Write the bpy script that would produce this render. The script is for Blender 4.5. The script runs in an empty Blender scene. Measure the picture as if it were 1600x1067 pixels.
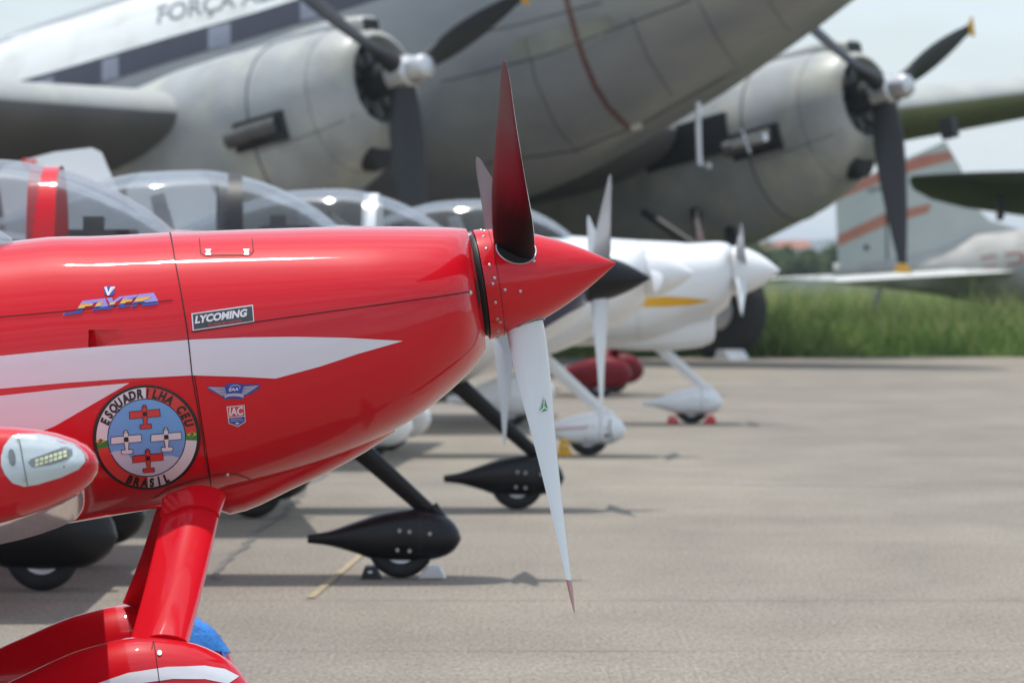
import bpy, bmesh, math, random
import numpy as np
from mathutils import Vector, Matrix
from mathutils.bvhtree import BVHTree
PI = math.pi
R = math.radians
random.seed(7)
rng = np.random.default_rng(7)
sc = bpy.context.scene
col = sc.collection

# ------------------------------------------------------------------ camera, world, sun, exposure
FPX, CAMZ, HORIZ = 9000.0, 1.6, 400.0          # focal length in photo pixels, eye height, horizon row
DELTA = math.atan((533.5 - HORIZ) / FPX)
cd = bpy.data.cameras.new('camera')
cam = bpy.data.objects.new('camera', cd)
col.objects.link(cam)
cam.location = (0, 0, CAMZ)
cam.rotation_euler = (PI / 2 - DELTA, 0, 0)
cd.sensor_width = 36.0
cd.lens = FPX / 1600.0 * 36.0
cd.clip_start = 0.5
cd.clip_end = 9000
cd.dof.use_dof = True
cd.dof.focus_distance = 16.3
cd.dof.aperture_fstop = 8.0
cd.dof.aperture_blades = 8
sc.camera = cam

SUN_EL, SUN_AZ = R(80), R(-25)                 # nearly overhead, a little from beyond and the left (azimuth from +Y towards +X)
world = bpy.data.worlds.new('World')
sc.world = world
world.use_nodes = True
wn, wl = world.node_tree.nodes, world.node_tree.links
bg = wn['Background']
sky = wn.new('ShaderNodeTexSky')
sky.sky_type = 'NISHITA'
sky.sun_disc = False
sky.sun_elevation = SUN_EL
sky.sun_rotation = SUN_AZ
sky.altitude = 600
sky.air_density = 1.0
sky.dust_density = 1.2
sky.ozone_density = 2.5
# thin high cloud veil over the whole dome
tc = wn.new('ShaderNodeTexCoord')
mp = wn.new('ShaderNodeMapping'); mp.inputs['Scale'].default_value = (1.0, 3.2, 6.0)
nz = wn.new('ShaderNodeTexNoise'); nz.inputs['Scale'].default_value = 2.2; nz.inputs['Detail'].default_value = 7
nz.inputs['Roughness'].default_value = 0.58
cr = wn.new('ShaderNodeValToRGB')
cr.color_ramp.elements[0].position = 0.42; cr.color_ramp.elements[0].color = (0.40, 0.40, 0.40, 1)
cr.color_ramp.elements[1].position = 0.62; cr.color_ramp.elements[1].color = (0.9, 0.9, 0.9, 1)
mx = wn.new('ShaderNodeMix'); mx.data_type = 'RGBA'
mx.inputs[7].default_value = (7.6, 8.7, 9.8, 1)
wl.new(tc.outputs['Generated'], mp.inputs['Vector'])
wl.new(mp.outputs['Vector'], nz.inputs['Vector'])
wl.new(nz.outputs['Fac'], cr.inputs['Fac'])
wl.new(cr.outputs['Color'], mx.inputs[0])
wl.new(sky.outputs['Color'], mx.inputs[6])
wl.new(mx.outputs[2], bg.inputs['Color'])
bg.inputs['Strength'].default_value = 0.1

sd = bpy.data.lights.new('sun', 'SUN')
sun = bpy.data.objects.new('sun', sd)
col.objects.link(sun)
sd.energy = 2.9
sd.angle = R(0.7)
sd.color = (1.0, 0.96, 0.9)
to_sun = Vector((math.sin(SUN_AZ) * math.cos(SUN_EL), math.cos(SUN_AZ) * math.cos(SUN_EL), math.sin(SUN_EL)))
sun.rotation_euler = to_sun.to_track_quat('Z', 'Y').to_euler()
sun.location = (0, 0, 60)

vs = sc.view_settings
vs.view_transform = 'Standard'
vs.look = 'None'
vs.exposure = 0.33
vs.gamma = 1.0
vs.use_curve_mapping = False
sc.cycles.max_bounces = 8
sc.cycles.transparent_max_bounces = 24
sc.cycles.caustics_reflective = False
sc.cycles.caustics_refractive = False

# ------------------------------------------------------------------ materials
MATS = {}
def mat(name, rgb, rough=0.5, metal=0.0, coat=0.0, var=0.0, vscale=4.0, bump=0.0, bscale=60.0, dirt=None, dscale=1.5, spec=0.5, stretch=(1, 1, 1)):
    """Procedural paint / rubber / metal: base colour with cloudy variation, optional dirt colour and fine relief."""
    m = bpy.data.materials.new(name); m.use_nodes = True
    nt = m.node_tree; N, L = nt.nodes, nt.links
    b = N['Principled BSDF']
    b.inputs['Roughness'].default_value = rough
    b.inputs['Metallic'].default_value = metal
    b.inputs['Coat Weight'].default_value = coat
    b.inputs['Coat Roughness'].default_value = 0.02
    b.inputs['Specular IOR Level'].default_value = spec
    t = N.new('ShaderNodeTexCoord')
    mpn = N.new('ShaderNodeMapping'); mpn.inputs['Scale'].default_value = stretch
    L.new(t.outputs['Object'], mpn.inputs['Vector'])
    c = (*rgb, 1)
    n = N.new('ShaderNodeTexNoise'); n.inputs['Scale'].default_value = vscale; n.inputs['Detail'].default_value = 6
    L.new(mpn.outputs['Vector'], n.inputs['Vector'])
    r = N.new('ShaderNodeValToRGB')
    r.color_ramp.elements[0].position = 0.3; r.color_ramp.elements[1].position = 0.7
    r.color_ramp.elements[0].color = (*[x * (1 - var) for x in rgb], 1)
    r.color_ramp.elements[1].color = (*[min(1, x * (1 + var)) for x in rgb], 1)
    L.new(n.outputs['Fac'], r.inputs['Fac'])
    out = r.outputs['Color']
    if dirt is not None:
        n2 = N.new('ShaderNodeTexNoise'); n2.inputs['Scale'].default_value = dscale; n2.inputs['Detail'].default_value = 9
        n2.inputs['Roughness'].default_value = 0.62
        L.new(mpn.outputs['Vector'], n2.inputs['Vector'])
        r2 = N.new('ShaderNodeValToRGB')
        r2.color_ramp.elements[0].position = 0.47; r2.color_ramp.elements[0].color = (0, 0, 0, 1)
        r2.color_ramp.elements[1].position = 0.72; r2.color_ramp.elements[1].color = (1, 1, 1, 1)
        L.new(n2.outputs['Fac'], r2.inputs['Fac'])
        mxx = N.new('ShaderNodeMix'); mxx.data_type = 'RGBA'
        L.new(r2.outputs['Color'], mxx.inputs[0]); L.new(out, mxx.inputs[6])
        mxx.inputs[7].default_value = (*dirt, 1)
        out = mxx.outputs[2]
    L.new(out, b.inputs['Base Color'])
    if bump > 0:
        nb = N.new('ShaderNodeTexNoise'); nb.inputs['Scale'].default_value = bscale; nb.inputs['Detail'].default_value = 4
        L.new(mpn.outputs['Vector'], nb.inputs['Vector'])
        bp = N.new('ShaderNodeBump'); bp.inputs['Strength'].default_value = 1.0; bp.inputs['Distance'].default_value = bump
        L.new(nb.outputs['Fac'], bp.inputs['Height']); L.new(bp.outputs['Normal'], b.inputs['Normal'])
    MATS[name] = m
    return m

def glass(name, tint, gloss_rough=0.02, ior=1.5, veil=0.0):
    m = bpy.data.materials.new(name); m.use_nodes = True
    nt = m.node_tree; N, L = nt.nodes, nt.links
    N.remove(N['Principled BSDF'])
    o = N['Material Output']
    tr = N.new('ShaderNodeBsdfTransparent'); tr.inputs['Color'].default_value = (*tint, 1)
    gl = N.new('ShaderNodeBsdfGlossy'); gl.inputs['Roughness'].default_value = gloss_rough
    fr = N.new('ShaderNodeFresnel'); fr.inputs['IOR'].default_value = ior
    mxs = N.new('ShaderNodeMixShader')
    mh = N.new('ShaderNodeMath'); mh.operation = 'MULTIPLY_ADD'; mh.inputs[1].default_value = 0.55; mh.inputs[2].default_value = 0.015
    L.new(fr.outputs[0], mh.inputs[0]); L.new(mh.outputs[0], mxs.inputs[0]); L.new(tr.outputs[0], mxs.inputs[1]); L.new(gl.outputs[0], mxs.inputs[2])
    df = N.new('ShaderNodeBsdfDiffuse'); df.inputs['Color'].default_value = (0.7, 0.72, 0.74, 1)
    m2 = N.new('ShaderNodeMixShader'); m2.inputs[0].default_value = veil
    L.new(mxs.outputs[0], m2.inputs[1]); L.new(df.outputs[0], m2.inputs[2])
    L.new(m2.outputs[0], o.inputs['Surface'])
    MATS[name] = m
    return m

RED = mat('red_paint', (0.63, 0.003, 0.013), 0.4, coat=1.0, var=0.03, vscale=3, bump=0.0022, bscale=5.0, spec=0.08, stretch=(0.14, 1, 1))
RED.node_tree.nodes['Principled BSDF'].inputs['Coat IOR'].default_value = 1.44
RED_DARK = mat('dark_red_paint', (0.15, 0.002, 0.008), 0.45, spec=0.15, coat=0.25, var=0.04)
WHITE = mat('white_paint', (0.84, 0.85, 0.86), 0.3, coat=0.7, var=0.02, vscale=3)
STRIPE = mat('stripe_vinyl', (0.74, 0.75, 0.80), 0.35, coat=0.5, var=0.015)
BLACK = mat('black_paint', (0.006, 0.006, 0.0075), 0.38, coat=0.12, var=0.15, spec=0.3)
BLACKSAT = mat('satin_black', (0.015, 0.015, 0.017), 0.5, var=0.15)
NAVY = mat('navy_paint', (0.012, 0.016, 0.07), 0.3, coat=0.7, var=0.05)
YELLOW = mat('yellow_paint', (0.80, 0.42, 0.02), 0.4, var=0.04)
RUBBER = mat('tyre_rubber', (0.018, 0.018, 0.018), 0.8, var=0.2, vscale=12, bump=0.002, bscale=40)
STEEL = mat('bare_steel', (0.55, 0.55, 0.56), 0.3, metal=1.0, var=0.06)
ALU = mat('worn_aluminium', (0.62, 0.62, 0.63), 0.42, metal=0.8, var=0.1)
SEAMB = mat('fairing_gap', (0.03, 0.03, 0.032), 0.8)
SEAM = mat('panel_gap', (0.05, 0.004, 0.006), 0.8)
GAPB = mat('shadow_gap_black', (0.01, 0.01, 0.01), 0.9)
GLASS = glass('canopy_acrylic', (0.70, 0.72, 0.74), 0.04, 1.28, 0.055)
LENS = glass('lens_acrylic', (0.95, 0.97, 0.98), 0.01, 1.45)
PANEL = mat('black_cockpit_vinyl', (0.03, 0.032, 0.035), 0.7, var=0.2)
SEATM = mat('grey_seat_cloth', (0.38, 0.38, 0.38), 0.9, var=0.12, vscale=10)
CABIN = mat('grey_cabin_lining', (0.30, 0.31, 0.32), 0.85, var=0.1)
LENSBACK = mat('lens_backing', (0.62, 0.68, 0.69), 0.3, coat=0.5, var=0.04)
LAMPG = mat('lamp_housing_grey', (0.20, 0.21, 0.22), 0.3, coat=0.6, var=0.3, vscale=25)
LED = mat('led_phosphor', (0.85, 0.80, 0.45), 0.3, coat=1.0, var=0.25, vscale=70)
BLUE_TAPE = mat('blue_tape', (0.02, 0.20, 0.62), 0.5, var=0.25, vscale=18, bump=0.006, bscale=22)
BLUE = mat('print_blue', (0.02, 0.06, 0.36), 0.4, coat=0.3)
SKYBLUE = mat('print_sky', (0.16, 0.42, 0.80), 0.4, coat=0.3, var=0.15, vscale=3)
CLOUD = mat('print_cloud', (0.58, 0.64, 0.76), 0.4, coat=0.3)
PWHITE = mat('print_white', (0.74, 0.75, 0.80), 0.4, coat=0.3)
PRED = mat('print_red', (0.66, 0.045, 0.04), 0.4, coat=0.3)
PBLACK = mat('print_black', (0.012, 0.012, 0.012), 0.4, coat=0.3)
PGREEN = mat('print_green', (0.02, 0.26, 0.05), 0.4, coat=0.3)
PYELL = mat('print_yellow', (0.75, 0.52, 0.05), 0.4, coat=0.3)
PORANGE = mat('print_orange', (0.75, 0.34, 0.07), 0.4, coat=0.3)
PLAV = mat('print_lavender', (0.30, 0.28, 0.72), 0.4, coat=0.3)
PGREY = mat('print_grey', (0.50, 0.50, 0.52), 0.4, coat=0.3)
BADGE_DK = mat('badge_charcoal', (0.045, 0.05, 0.055), 0.4, coat=0.3, var=0.2, vscale=30)
BLADE_W = mat('blade_white', (0.70, 0.72, 0.74), 0.32, coat=0.5, var=0.02, vscale=2)
BLADE_T = mat('blade_red_tip', (0.30, 0.01, 0.015), 0.35, coat=0.5)
BLADE_G = mat('blade_grey', (0.34, 0.34, 0.36), 0.4, coat=0.2, var=0.05)

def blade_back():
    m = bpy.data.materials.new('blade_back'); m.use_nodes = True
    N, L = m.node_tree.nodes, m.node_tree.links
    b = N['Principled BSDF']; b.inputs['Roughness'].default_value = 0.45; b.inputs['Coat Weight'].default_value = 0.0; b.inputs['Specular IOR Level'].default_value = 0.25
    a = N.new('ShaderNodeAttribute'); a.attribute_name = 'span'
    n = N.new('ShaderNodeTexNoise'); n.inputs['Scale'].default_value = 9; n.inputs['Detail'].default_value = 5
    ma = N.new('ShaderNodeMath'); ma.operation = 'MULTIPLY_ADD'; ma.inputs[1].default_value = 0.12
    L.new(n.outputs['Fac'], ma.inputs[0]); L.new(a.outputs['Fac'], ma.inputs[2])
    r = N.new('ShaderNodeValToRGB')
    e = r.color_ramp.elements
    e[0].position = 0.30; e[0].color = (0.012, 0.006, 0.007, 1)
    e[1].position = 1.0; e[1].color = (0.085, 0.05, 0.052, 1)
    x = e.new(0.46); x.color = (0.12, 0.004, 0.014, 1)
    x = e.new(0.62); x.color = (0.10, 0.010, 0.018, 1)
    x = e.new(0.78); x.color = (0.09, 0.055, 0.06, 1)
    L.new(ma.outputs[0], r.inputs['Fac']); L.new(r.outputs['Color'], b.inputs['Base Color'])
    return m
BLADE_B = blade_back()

# C-46 style transport
TGREY = mat('weathered_grey_paint', (0.245, 0.255, 0.265), 0.32, var=0.16, vscale=0.8, dirt=(0.34, 0.345, 0.31), dscale=0.6, bump=0.006, bscale=1.6, stretch=(0.5, 1, 1))
TNAC = mat('weathered_nacelle_paint', (0.37, 0.385, 0.385), 0.42, var=0.2, vscale=1.2, dirt=(0.52, 0.52, 0.43), dscale=1.1, bump=0.005, bscale=1.6)
FADE = mat('faded_cream_paint', (0.27, 0.28, 0.24), 0.4, var=0.2, vscale=1.5)
TWHITE = mat('weathered_white_paint', (0.74, 0.76, 0.75), 0.5, var=0.04, vscale=1.0, dirt=(0.62, 0.63, 0.6), dscale=1.2)
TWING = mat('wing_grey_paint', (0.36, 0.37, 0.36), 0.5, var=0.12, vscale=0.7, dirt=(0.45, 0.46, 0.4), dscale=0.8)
TUNDER = mat('wing_underside_shade', (0.12, 0.118, 0.116), 0.6, var=0.15, vscale=0.9)  # shade beneath the transport's wings, put into a darker grey
TBOUNCE = mat('underside_grass_bounce', (0.17, 0.17, 0.07), 0.7, var=0.12, vscale=0.8)  # green bounce from the grass painted onto the far outer wing underside
OLIVE_D = mat('dark_olive_paint', (0.085, 0.098, 0.042), 0.7, var=0.2, vscale=1.2)
TBAND = mat('window_band_paint', (0.035, 0.037, 0.055), 0.45, var=0.1)
TWIN = mat('cabin_window', (0.20, 0.22, 0.27), 0.12, var=0.1)
TRED = mat('propeller_warning_paint', (0.15, 0.065, 0.055), 0.6, var=0.25, vscale=5)
ENGINE = mat('engine_black', (0.012, 0.012, 0.013), 0.6, var=0.3, vscale=8)
CYL = mat('engine_cylinder_grey', (0.10, 0.10, 0.095), 0.5, metal=0.4, var=0.3, vscale=7)
TLETTER = mat('lettering_grey', (0.19, 0.20, 0.23), 0.6, var=0.1)
ORANGE = mat('faded_orange_paint', (0.56, 0.23, 0.16), 0.65, var=0.15, vscale=2, dirt=(0.45, 0.14, 0.11), dscale=2)
FINW = mat('faded_fin_paint', (0.56, 0.58, 0.56), 0.65, var=0.08, vscale=1.5, dirt=(0.55, 0.56, 0.54), dscale=1.3)
DRED = mat('faded_red_lettering', (0.36, 0.08, 0.08), 0.7, var=0.15)
DEREL = mat('stained_fuselage_paint', (0.42, 0.41, 0.385), 0.75, var=0.1, vscale=2, dirt=(0.20, 0.19, 0.18), dscale=0.9)

# ------------------------------------------------------------------ helpers
def link(o, parent=None):
    col.objects.link(o)
    if parent is not None:
        o.parent = parent
    return o

def tag(o, label=None, cat=None, group=None, kind=None):
    if label: o['label'] = label
    if cat: o['category'] = cat
    if group: o['group'] = group
    if kind: o['kind'] = kind
    return o

def mk(name, verts, faces, mats, parent=None, smooth=True, fm=None, sharp=40):
    me = bpy.data.meshes.new(name)
    me.from_pydata([tuple(v) for v in verts], [], faces)
    if not isinstance(mats, (list, tuple)): mats = [mats]
    for m in mats: me.materials.append(m)
    if fm is not None: me.polygons.foreach_set('material_index', np.array(fm, dtype=np.int32))
    if smooth:
        me.polygons.foreach_set('use_smooth', np.ones(len(me.polygons), dtype=bool))
        me.set_sharp_from_angle(angle=R(sharp))
    me.update()
    return link(bpy.data.objects.new(name, me), parent)

def fix_normals(o):
    bm = bmesh.new(); bm.from_mesh(o.data)
    bmesh.ops.recalc_face_normals(bm, faces=bm.faces[:])
    bm.to_mesh(o.data); bm.free()
    return o

def empty(name, loc, rz=0):
    o = bpy.data.objects.new(name, None)
    o.empty_display_size = 0.3
    o.location = loc; o.rotation_euler = (0, 0, rz)
    return link(o)

class Geo:
    """collects shapes that become ONE mesh object"""
    def __init__(s): s.v, s.f, s.m = [], [], []
    def add(s, v, f, m=0):
        b = len(s.v); s.v += [Vector(p) for p in v]; s.f += [[i + b for i in q] for q in f]; s.m += [m] * len(f); return s
    def box(s, c, d, m=0, rot=None):
        c = Vector(c); v = []
        for z in (-.5, .5):
            for y in (-.5, .5):
                for x in (-.5, .5):
                    p = Vector((x * d[0], y * d[1], z * d[2]))
                    if rot is not None: p = rot @ p
                    v.append(p + c)
        return s.add(v, [(0, 2, 3, 1), (4, 5, 7, 6), (0, 1, 5, 4), (2, 6, 7, 3), (1, 3, 7, 5), (0, 4, 6, 2)], m)
    def loft(s, rings, cap0=True, cap1=True, m=0, closed=True):
        n = len(rings[0]); v = [p for r in rings for p in r]; f = []
        for i in range(len(rings) - 1):
            for j in range(n if closed else n - 1):
                k = (j + 1) % n
                f.append((i * n + j, i * n + k, (i + 1) * n + k, (i + 1) * n + j))
        if cap0: f.append(tuple(range(n - 1, -1, -1)))
        if cap1: f.append(tuple((len(rings) - 1) * n + j for j in range(n)))
        return s.add(v, f, m)
    def tube(s, pts, rad, n=10, m=0):
        pts = [Vector(p) for p in pts]
        if not isinstance(rad, (list, tuple)): rad = [rad] * len(pts)
        rings = []; up = None
        for i, p in enumerate(pts):
            t = (pts[min(i + 1, len(pts) - 1)] - pts[max(i - 1, 0)]).normalized()
            if up is None:
                up = Vector((0, 0, 1)) if abs(t.z) < .9 else Vector((1, 0, 0))
            a = t.cross(up).normalized(); b = a.cross(t).normalized(); up = b
            rings.append([p + (a * math.cos(2 * PI * j / n) + b * math.sin(2 * PI * j / n)) * rad[i] for j in range(n)])
        return s.loft(rings, m=m)
    def revolve(s, prof, org, ax, n=32, m=0, cap0=True, cap1=True):
        """prof: (distance along ax, radius)"""
        ax = Vector(ax).normalized(); org = Vector(org)
        u = ax.cross(Vector((0, 0, 1)) if abs(ax.z) < .9 else Vector((1, 0, 0))).normalized(); w = ax.cross(u)
        rings = [[org + ax * d + (u * math.cos(2 * PI * j / n) + w * math.sin(2 * PI * j / n)) * max(r, 1e-4) for j in range(n)] for d, r in prof]
        return s.loft(rings, cap0, cap1, m)
    def build(s, name, mats, parent=None, smooth=True, T=None, sharp=40):
        v = s.v if T is None else [T @ p for p in s.v]
        return mk(name, v, s.f, mats, parent, smooth, s.m, sharp)

def curve(pts):
    """monotone cubic through (x, y) pairs"""
    pts = sorted(pts); x = np.array([p[0] for p in pts], float); y = np.array([p[1] for p in pts], float)
    h = np.diff(x); d = np.diff(y) / h; m = np.zeros(len(x))
    for i in range(1, len(x) - 1):
        if d[i - 1] * d[i] > 0:
            w1, w2 = 2 * h[i] + h[i - 1], h[i] + 2 * h[i - 1]
            m[i] = (w1 + w2) / (w1 / d[i - 1] + w2 / d[i])
    m[0], m[-1] = d[0], d[-1]
    def f(q):
        q = min(max(q, x[0]), x[-1]); i = min(int(np.searchsorted(x, q, 'right')) - 1, len(h) - 1); i = max(i, 0)
        t = (q - x[i]) / h[i]
        return float((2*t**3 - 3*t**2 + 1) * y[i] + (t**3 - 2*t**2 + t) * h[i] * m[i] + (-2*t**3 + 3*t**2) * y[i + 1] + (t**3 - t**2) * h[i] * m[i + 1])
    return f

def sring(x, top, bot, hw, zc, n=48, et=2.2, eb=2.4, yc=0.0):
    r = []
    for j in range(n):
        a = 2 * PI * j / n
        c, s = math.cos(a), math.sin(a)
        e = et if s >= 0 else eb
        y = math.copysign(abs(c) ** (2 / e), c) * hw
        z = math.copysign(abs(s) ** (2 / e), s)
        z = zc + (z * (top - zc) if s >= 0 else z * (zc - bot))
        r.append(Vector((x, y + yc, z)))
    return r

def airfoil(n, thick, camber=0.02):
    """closed loop, x from 0 (leading edge) to 1, upper then lower"""
    def yt(x): return 5 * thick * (0.2969 * math.sqrt(x) - 0.126 * x - 0.3516 * x**2 + 0.2843 * x**3 - 0.1036 * x**4)
    up, lo = [], []
    for i in range(n + 1):
        x = 0.5 * (1 - math.cos(PI * i / n)); c = camber * 4 * x * (1 - x)
        up.append((x, c + yt(x))); lo.append((x, c - yt(x)))
    return up[::-1] + lo[1:-1]

def ray(px, py):
    d = Vector(((px - 800) / FPX, 1, -(py - 533.5) / FPX))
    return (Matrix.Rotation(-DELTA, 3, 'X') @ d).normalized()

def ground_at(px, py):
    d = ray(px, py); t = -CAMZ / d.z
    return Vector((0, 0, CAMZ)) + d * t

def at_depth(px, py, y):
    d = ray(px, py); return Vector((0, 0, CAMZ)) + d * (y / d.y)

class Craft:
    """an aircraft: Empty on the ground plus the body frame (pitch) its parts are shaped in"""
    def __init__(s, name, loc, yaw, label, cat, group=None, org=(0, 0, 0), pitch=0.0):
        s.e = tag(empty(name, loc, yaw), label, cat, group)
        s.W = Matrix.Translation(loc) @ Matrix.Rotation(yaw, 4, 'Z'); s.Wi = s.W.inverted()
        s.B = Matrix.Translation(org) @ Matrix.Rotation(-pitch, 4, 'Y'); s.Bi = s.B.inverted()
    def img(s, px, py, yl):
        """photo pixel -> body-frame (x, z) on the lateral plane y = yl"""
        o = s.Bi @ (s.Wi @ Vector((0, 0, CAMZ))); p2 = s.Bi @ (s.Wi @ (Vector((0, 0, CAMZ)) + ray(px, py)))
        d = p2 - o; t = (yl - o.y) / d.y; q = o + d * t
        return q.x, q.z
    def part(s, g, name, mats, parent=None, sharp=40, smooth=True):
        return g.build(name, mats, parent or s.e, smooth, s.B, sharp)

def bvh_of(objs):
    v, f = [], []
    for o in objs:
        b = len(v); v += [p.co.copy() for p in o.data.vertices]
        f += [[i + b for i in p.vertices] for p in o.data.polygons]
    return BVHTree.FromPolygons(v, f)

def fill(poly, step):
    """triangulated, finely split 2-D polygon"""
    bm = bmesh.new()
    vs_ = [bm.verts.new((x, y, 0)) for x, y in poly]
    bm.faces.new(vs_)
    bmesh.ops.triangulate(bm, faces=bm.faces[:])
    for _ in range(9):
        es = [e for e in bm.edges if e.calc_length() > step]
        if not es: break
        bmesh.ops.subdivide_edges(bm, edges=es, cuts=1)
        bmesh.ops.triangulate(bm, faces=[q for q in bm.faces if len(q.verts) > 3])
    bm.verts.index_update()
    v = [(q.co.x, q.co.y) for q in bm.verts]; f = [[q.index for q in k.verts] for k in bm.faces]
    bm.free()
    return v, f

_tc = {}
def text2d(body, shear=0.0, bold=0.0):
    """outline lettering as a flat mesh, cap height 1, starting at x = 0"""
    k = (body, shear, bold)
    if k in _tc: return _tc[k]
    cu = bpy.data.curves.new('lettering', 'FONT'); cu.body = body; cu.size = 1.0; cu.offset = bold; cu.resolution_u = 4
    o = link(bpy.data.objects.new('lettering', cu))
    dg = bpy.context.evaluated_depsgraph_get()
    me = bpy.data.meshes.new_from_object(o.evaluated_get(dg))
    v = np.array([(q.co.x, q.co.y) for q in me.vertices]); f = [list(p.vertices) for p in me.polygons]
    bpy.data.objects.remove(o); bpy.data.curves.remove(cu); bpy.data.meshes.remove(me)
    x0 = v[:, 0].min(); v[:, 0] -= x0; v /= 0.73
    v[:, 0] += shear * v[:, 1]
    _tc[k] = (v, f)
    return _tc[k]

class Decal:
    """flat print laid on a surface: shapes in photo-like 2-D units, mapped to the body side plane and pressed onto it"""
    def __init__(s, craft, bvh, yl, side=-1, dirv=None):
        s.c, s.bvh, s.yl = craft, bvh, yl; s.off0 = 0.0012
        s.side = side
    def put(s, shapes, name, parent, layer=0):
        """shapes: list of (verts2d, faces, material) in photo pixels"""
        V, F, FM, mats = [], [], [], []
        for v, f, m in shapes:
            if m not in mats: mats.append(m)
            mi = mats.index(m); b = len(V)
            for (px, py) in v:
                x, z = s.c.img(px, py, s.yl)
                p = s.c.B @ Vector((x, s.yl, z))
                if s.side == 'seen':
                    o_ = s.c.Wi @ Vector((0, 0, CAMZ)); h, nrm, _, _ = s.bvh.ray_cast(o_, (s.c.Wi.to_3x3() @ ray(px, py)))
                else:
                    h, nrm, _, _ = s.bvh.ray_cast(Vector((p.x, -30.0, p.z)), Vector((0, 1, 0)))
                if h is None: h, nrm, _, _ = s.bvh.find_nearest(p)
                if nrm.y > 0: nrm = -nrm
                V.append(h + nrm * (s.off0 + 0.0007 * layer))
            F += [[i + b for i in q] for q in f]; FM += [mi] * len(f)
        return mk(name, V, F, mats, parent, True, FM)

def poly(pts, m, step=14): v, f = fill(pts, step); return (v, f, m)
def disc(cx, cy, rx, ry, m, n=56, step=14, rot=0.0):
    return poly([(cx + rx * math.cos(2*PI*i/n) * math.cos(rot) - ry * math.sin(2*PI*i/n) * math.sin(rot),
                  cy + rx * math.cos(2*PI*i/n) * math.sin(rot) + ry * math.sin(2*PI*i/n) * math.cos(rot)) for i in range(n)], m, step)
def arc_band(cx, cy, r0, r1, a0, a1, m, n=48):
    v, f = [], []
    for i in range(n + 1):
        a = a0 + (a1 - a0) * i / n
        v += [(cx + r0 * math.cos(a), cy + r0 * math.sin(a)), (cx + (r0 + r1) / 2 * math.cos(a), cy + (r0 + r1) / 2 * math.sin(a)), (cx + r1 * math.cos(a), cy + r1 * math.sin(a))]
    for i in range(n):
        k = i * 3
        f += [(k, k + 1, k + 4, k + 3), (k + 1, k + 2, k + 5, k + 4)]
    return (v, f, m)
def stroke(pts, w, m, step=8):
    """thin line of width w through 2-D points"""
    P = [Vector(p) for p in pts]; Q = [P[0]]
    for a, b in zip(P, P[1:]):
        k = max(1, int((b - a).length / step))
        Q += [a.lerp(b, (i + 1) / k) for i in range(k)]
    v, f = [], []
    for i, p in enumerate(Q):
        t = (Q[min(i + 1, len(Q) - 1)] - Q[max(i - 1, 0)]).normalized(); nn = Vector((-t.y, t.x)) * w / 2
        v += [tuple(p + nn), tuple(p - nn)]
    for i in range(len(Q) - 1): f.append((2*i, 2*i + 1, 2*i + 3, 2*i + 2))
    return (v, f, m)
def words(body, x, y, h, m, rot=0.0, width=None, shear=0.0, bold=0.0):
    """lettering with its base line starting at pixel (x, y), cap height h pixels"""
    v, f = text2d(body, shear, bold)
    sx = h if width is None else width / (v[:, 0].max())
    c, s_ = math.cos(rot), math.sin(rot)
    out = [(x + a * sx * c + b * h * s_, y + a * sx * s_ - b * h * c) for a, b in v]
    return (out, f, m)

# ------------------------------------------------------------------ shared aircraft shapes
def blade_geo(hub, rad, r0, chord, ang, pitch=1.7, n=16, beta_add=0.0, root_r=0.045, sweep=0.0, tipw=0.25):
    """propeller blade; ang measured from straight up towards the photograph's side (-y). Face 0 front, 1 back, 2 front tip, 3 back tip"""
    hub = Vector(hub)
    er = Vector((0, -math.sin(ang), math.cos(ang))); et = Vector((0, -math.cos(ang), -math.sin(ang))); ex = Vector((1, 0, 0))
    g = Geo(); rings = []; spans = []
    half = 7
    rs = [r0 + (rad - r0) * (i / n) for i in range(n + 1)]
    cf = curve([(0, 0.74), (0.12, 0.9), (0.3, 1.0), (0.55, 0.86), (0.8, 0.55), (0.94, 0.34), (1.0, tipw * 0.3)])
    for r in rs:
        t = (r - r0) / (rad - r0)
        be = math.atan(pitch / (2 * PI * max(r, 0.12))) + beta_add
        be = min(be, R(62))
        le = et * math.cos(be) + ex * math.sin(be); nr = ex * math.cos(be) - et * math.sin(be)
        c = chord * cf(t)
        th = c * (0.55 * (1 - t) ** 6 + 0.085 + 0.05 * (1 - t))
        ring = []
        for j in range(half + 1):
            u = 0.5 * (1 - math.cos(PI * j / half))
            w_ = math.sqrt(max(0, u * (1 - u))) * 2 * (1.15 - 0.3 * u)
            ring.append(hub + er * r + le * (c * (0.45 - u) - sweep * t * t) + nr * (th * 0.62 * w_))
        for j in range(half - 1, 0, -1):
            u = 0.5 * (1 - math.cos(PI * j / half))
            w_ = math.sqrt(max(0, u * (1 - u))) * 2 * (1.15 - 0.3 * u)
            ring.append(hub + er * r + le * (c * (0.45 - u) - sweep * t * t) - nr * (th * 0.38 * w_))
        rings.append(ring); spans.append(t)
    N = 2 * half
    g.loft(rings, True, True)
    fm = []
    for i in range(n):
        for j in range(N):
            back = j >= half
            tip = spans[i] >= 0.86
            fm.append((1 if back else 0) + (2 if tip else 0))
    g.m = fm + [0, 2]
    return g, [spans[i // N] for i in range(N * (n + 1))]

def add_span(o, sp):
    a = o.data.attributes.new('span', 'FLOAT', 'POINT')
    a.data.foreach_set('value', np.array(sp[:len(o.data.vertices)], dtype=np.float32))

def spinner_r(t, Rb): return Rb * (1 - t ** 1.75)

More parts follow.
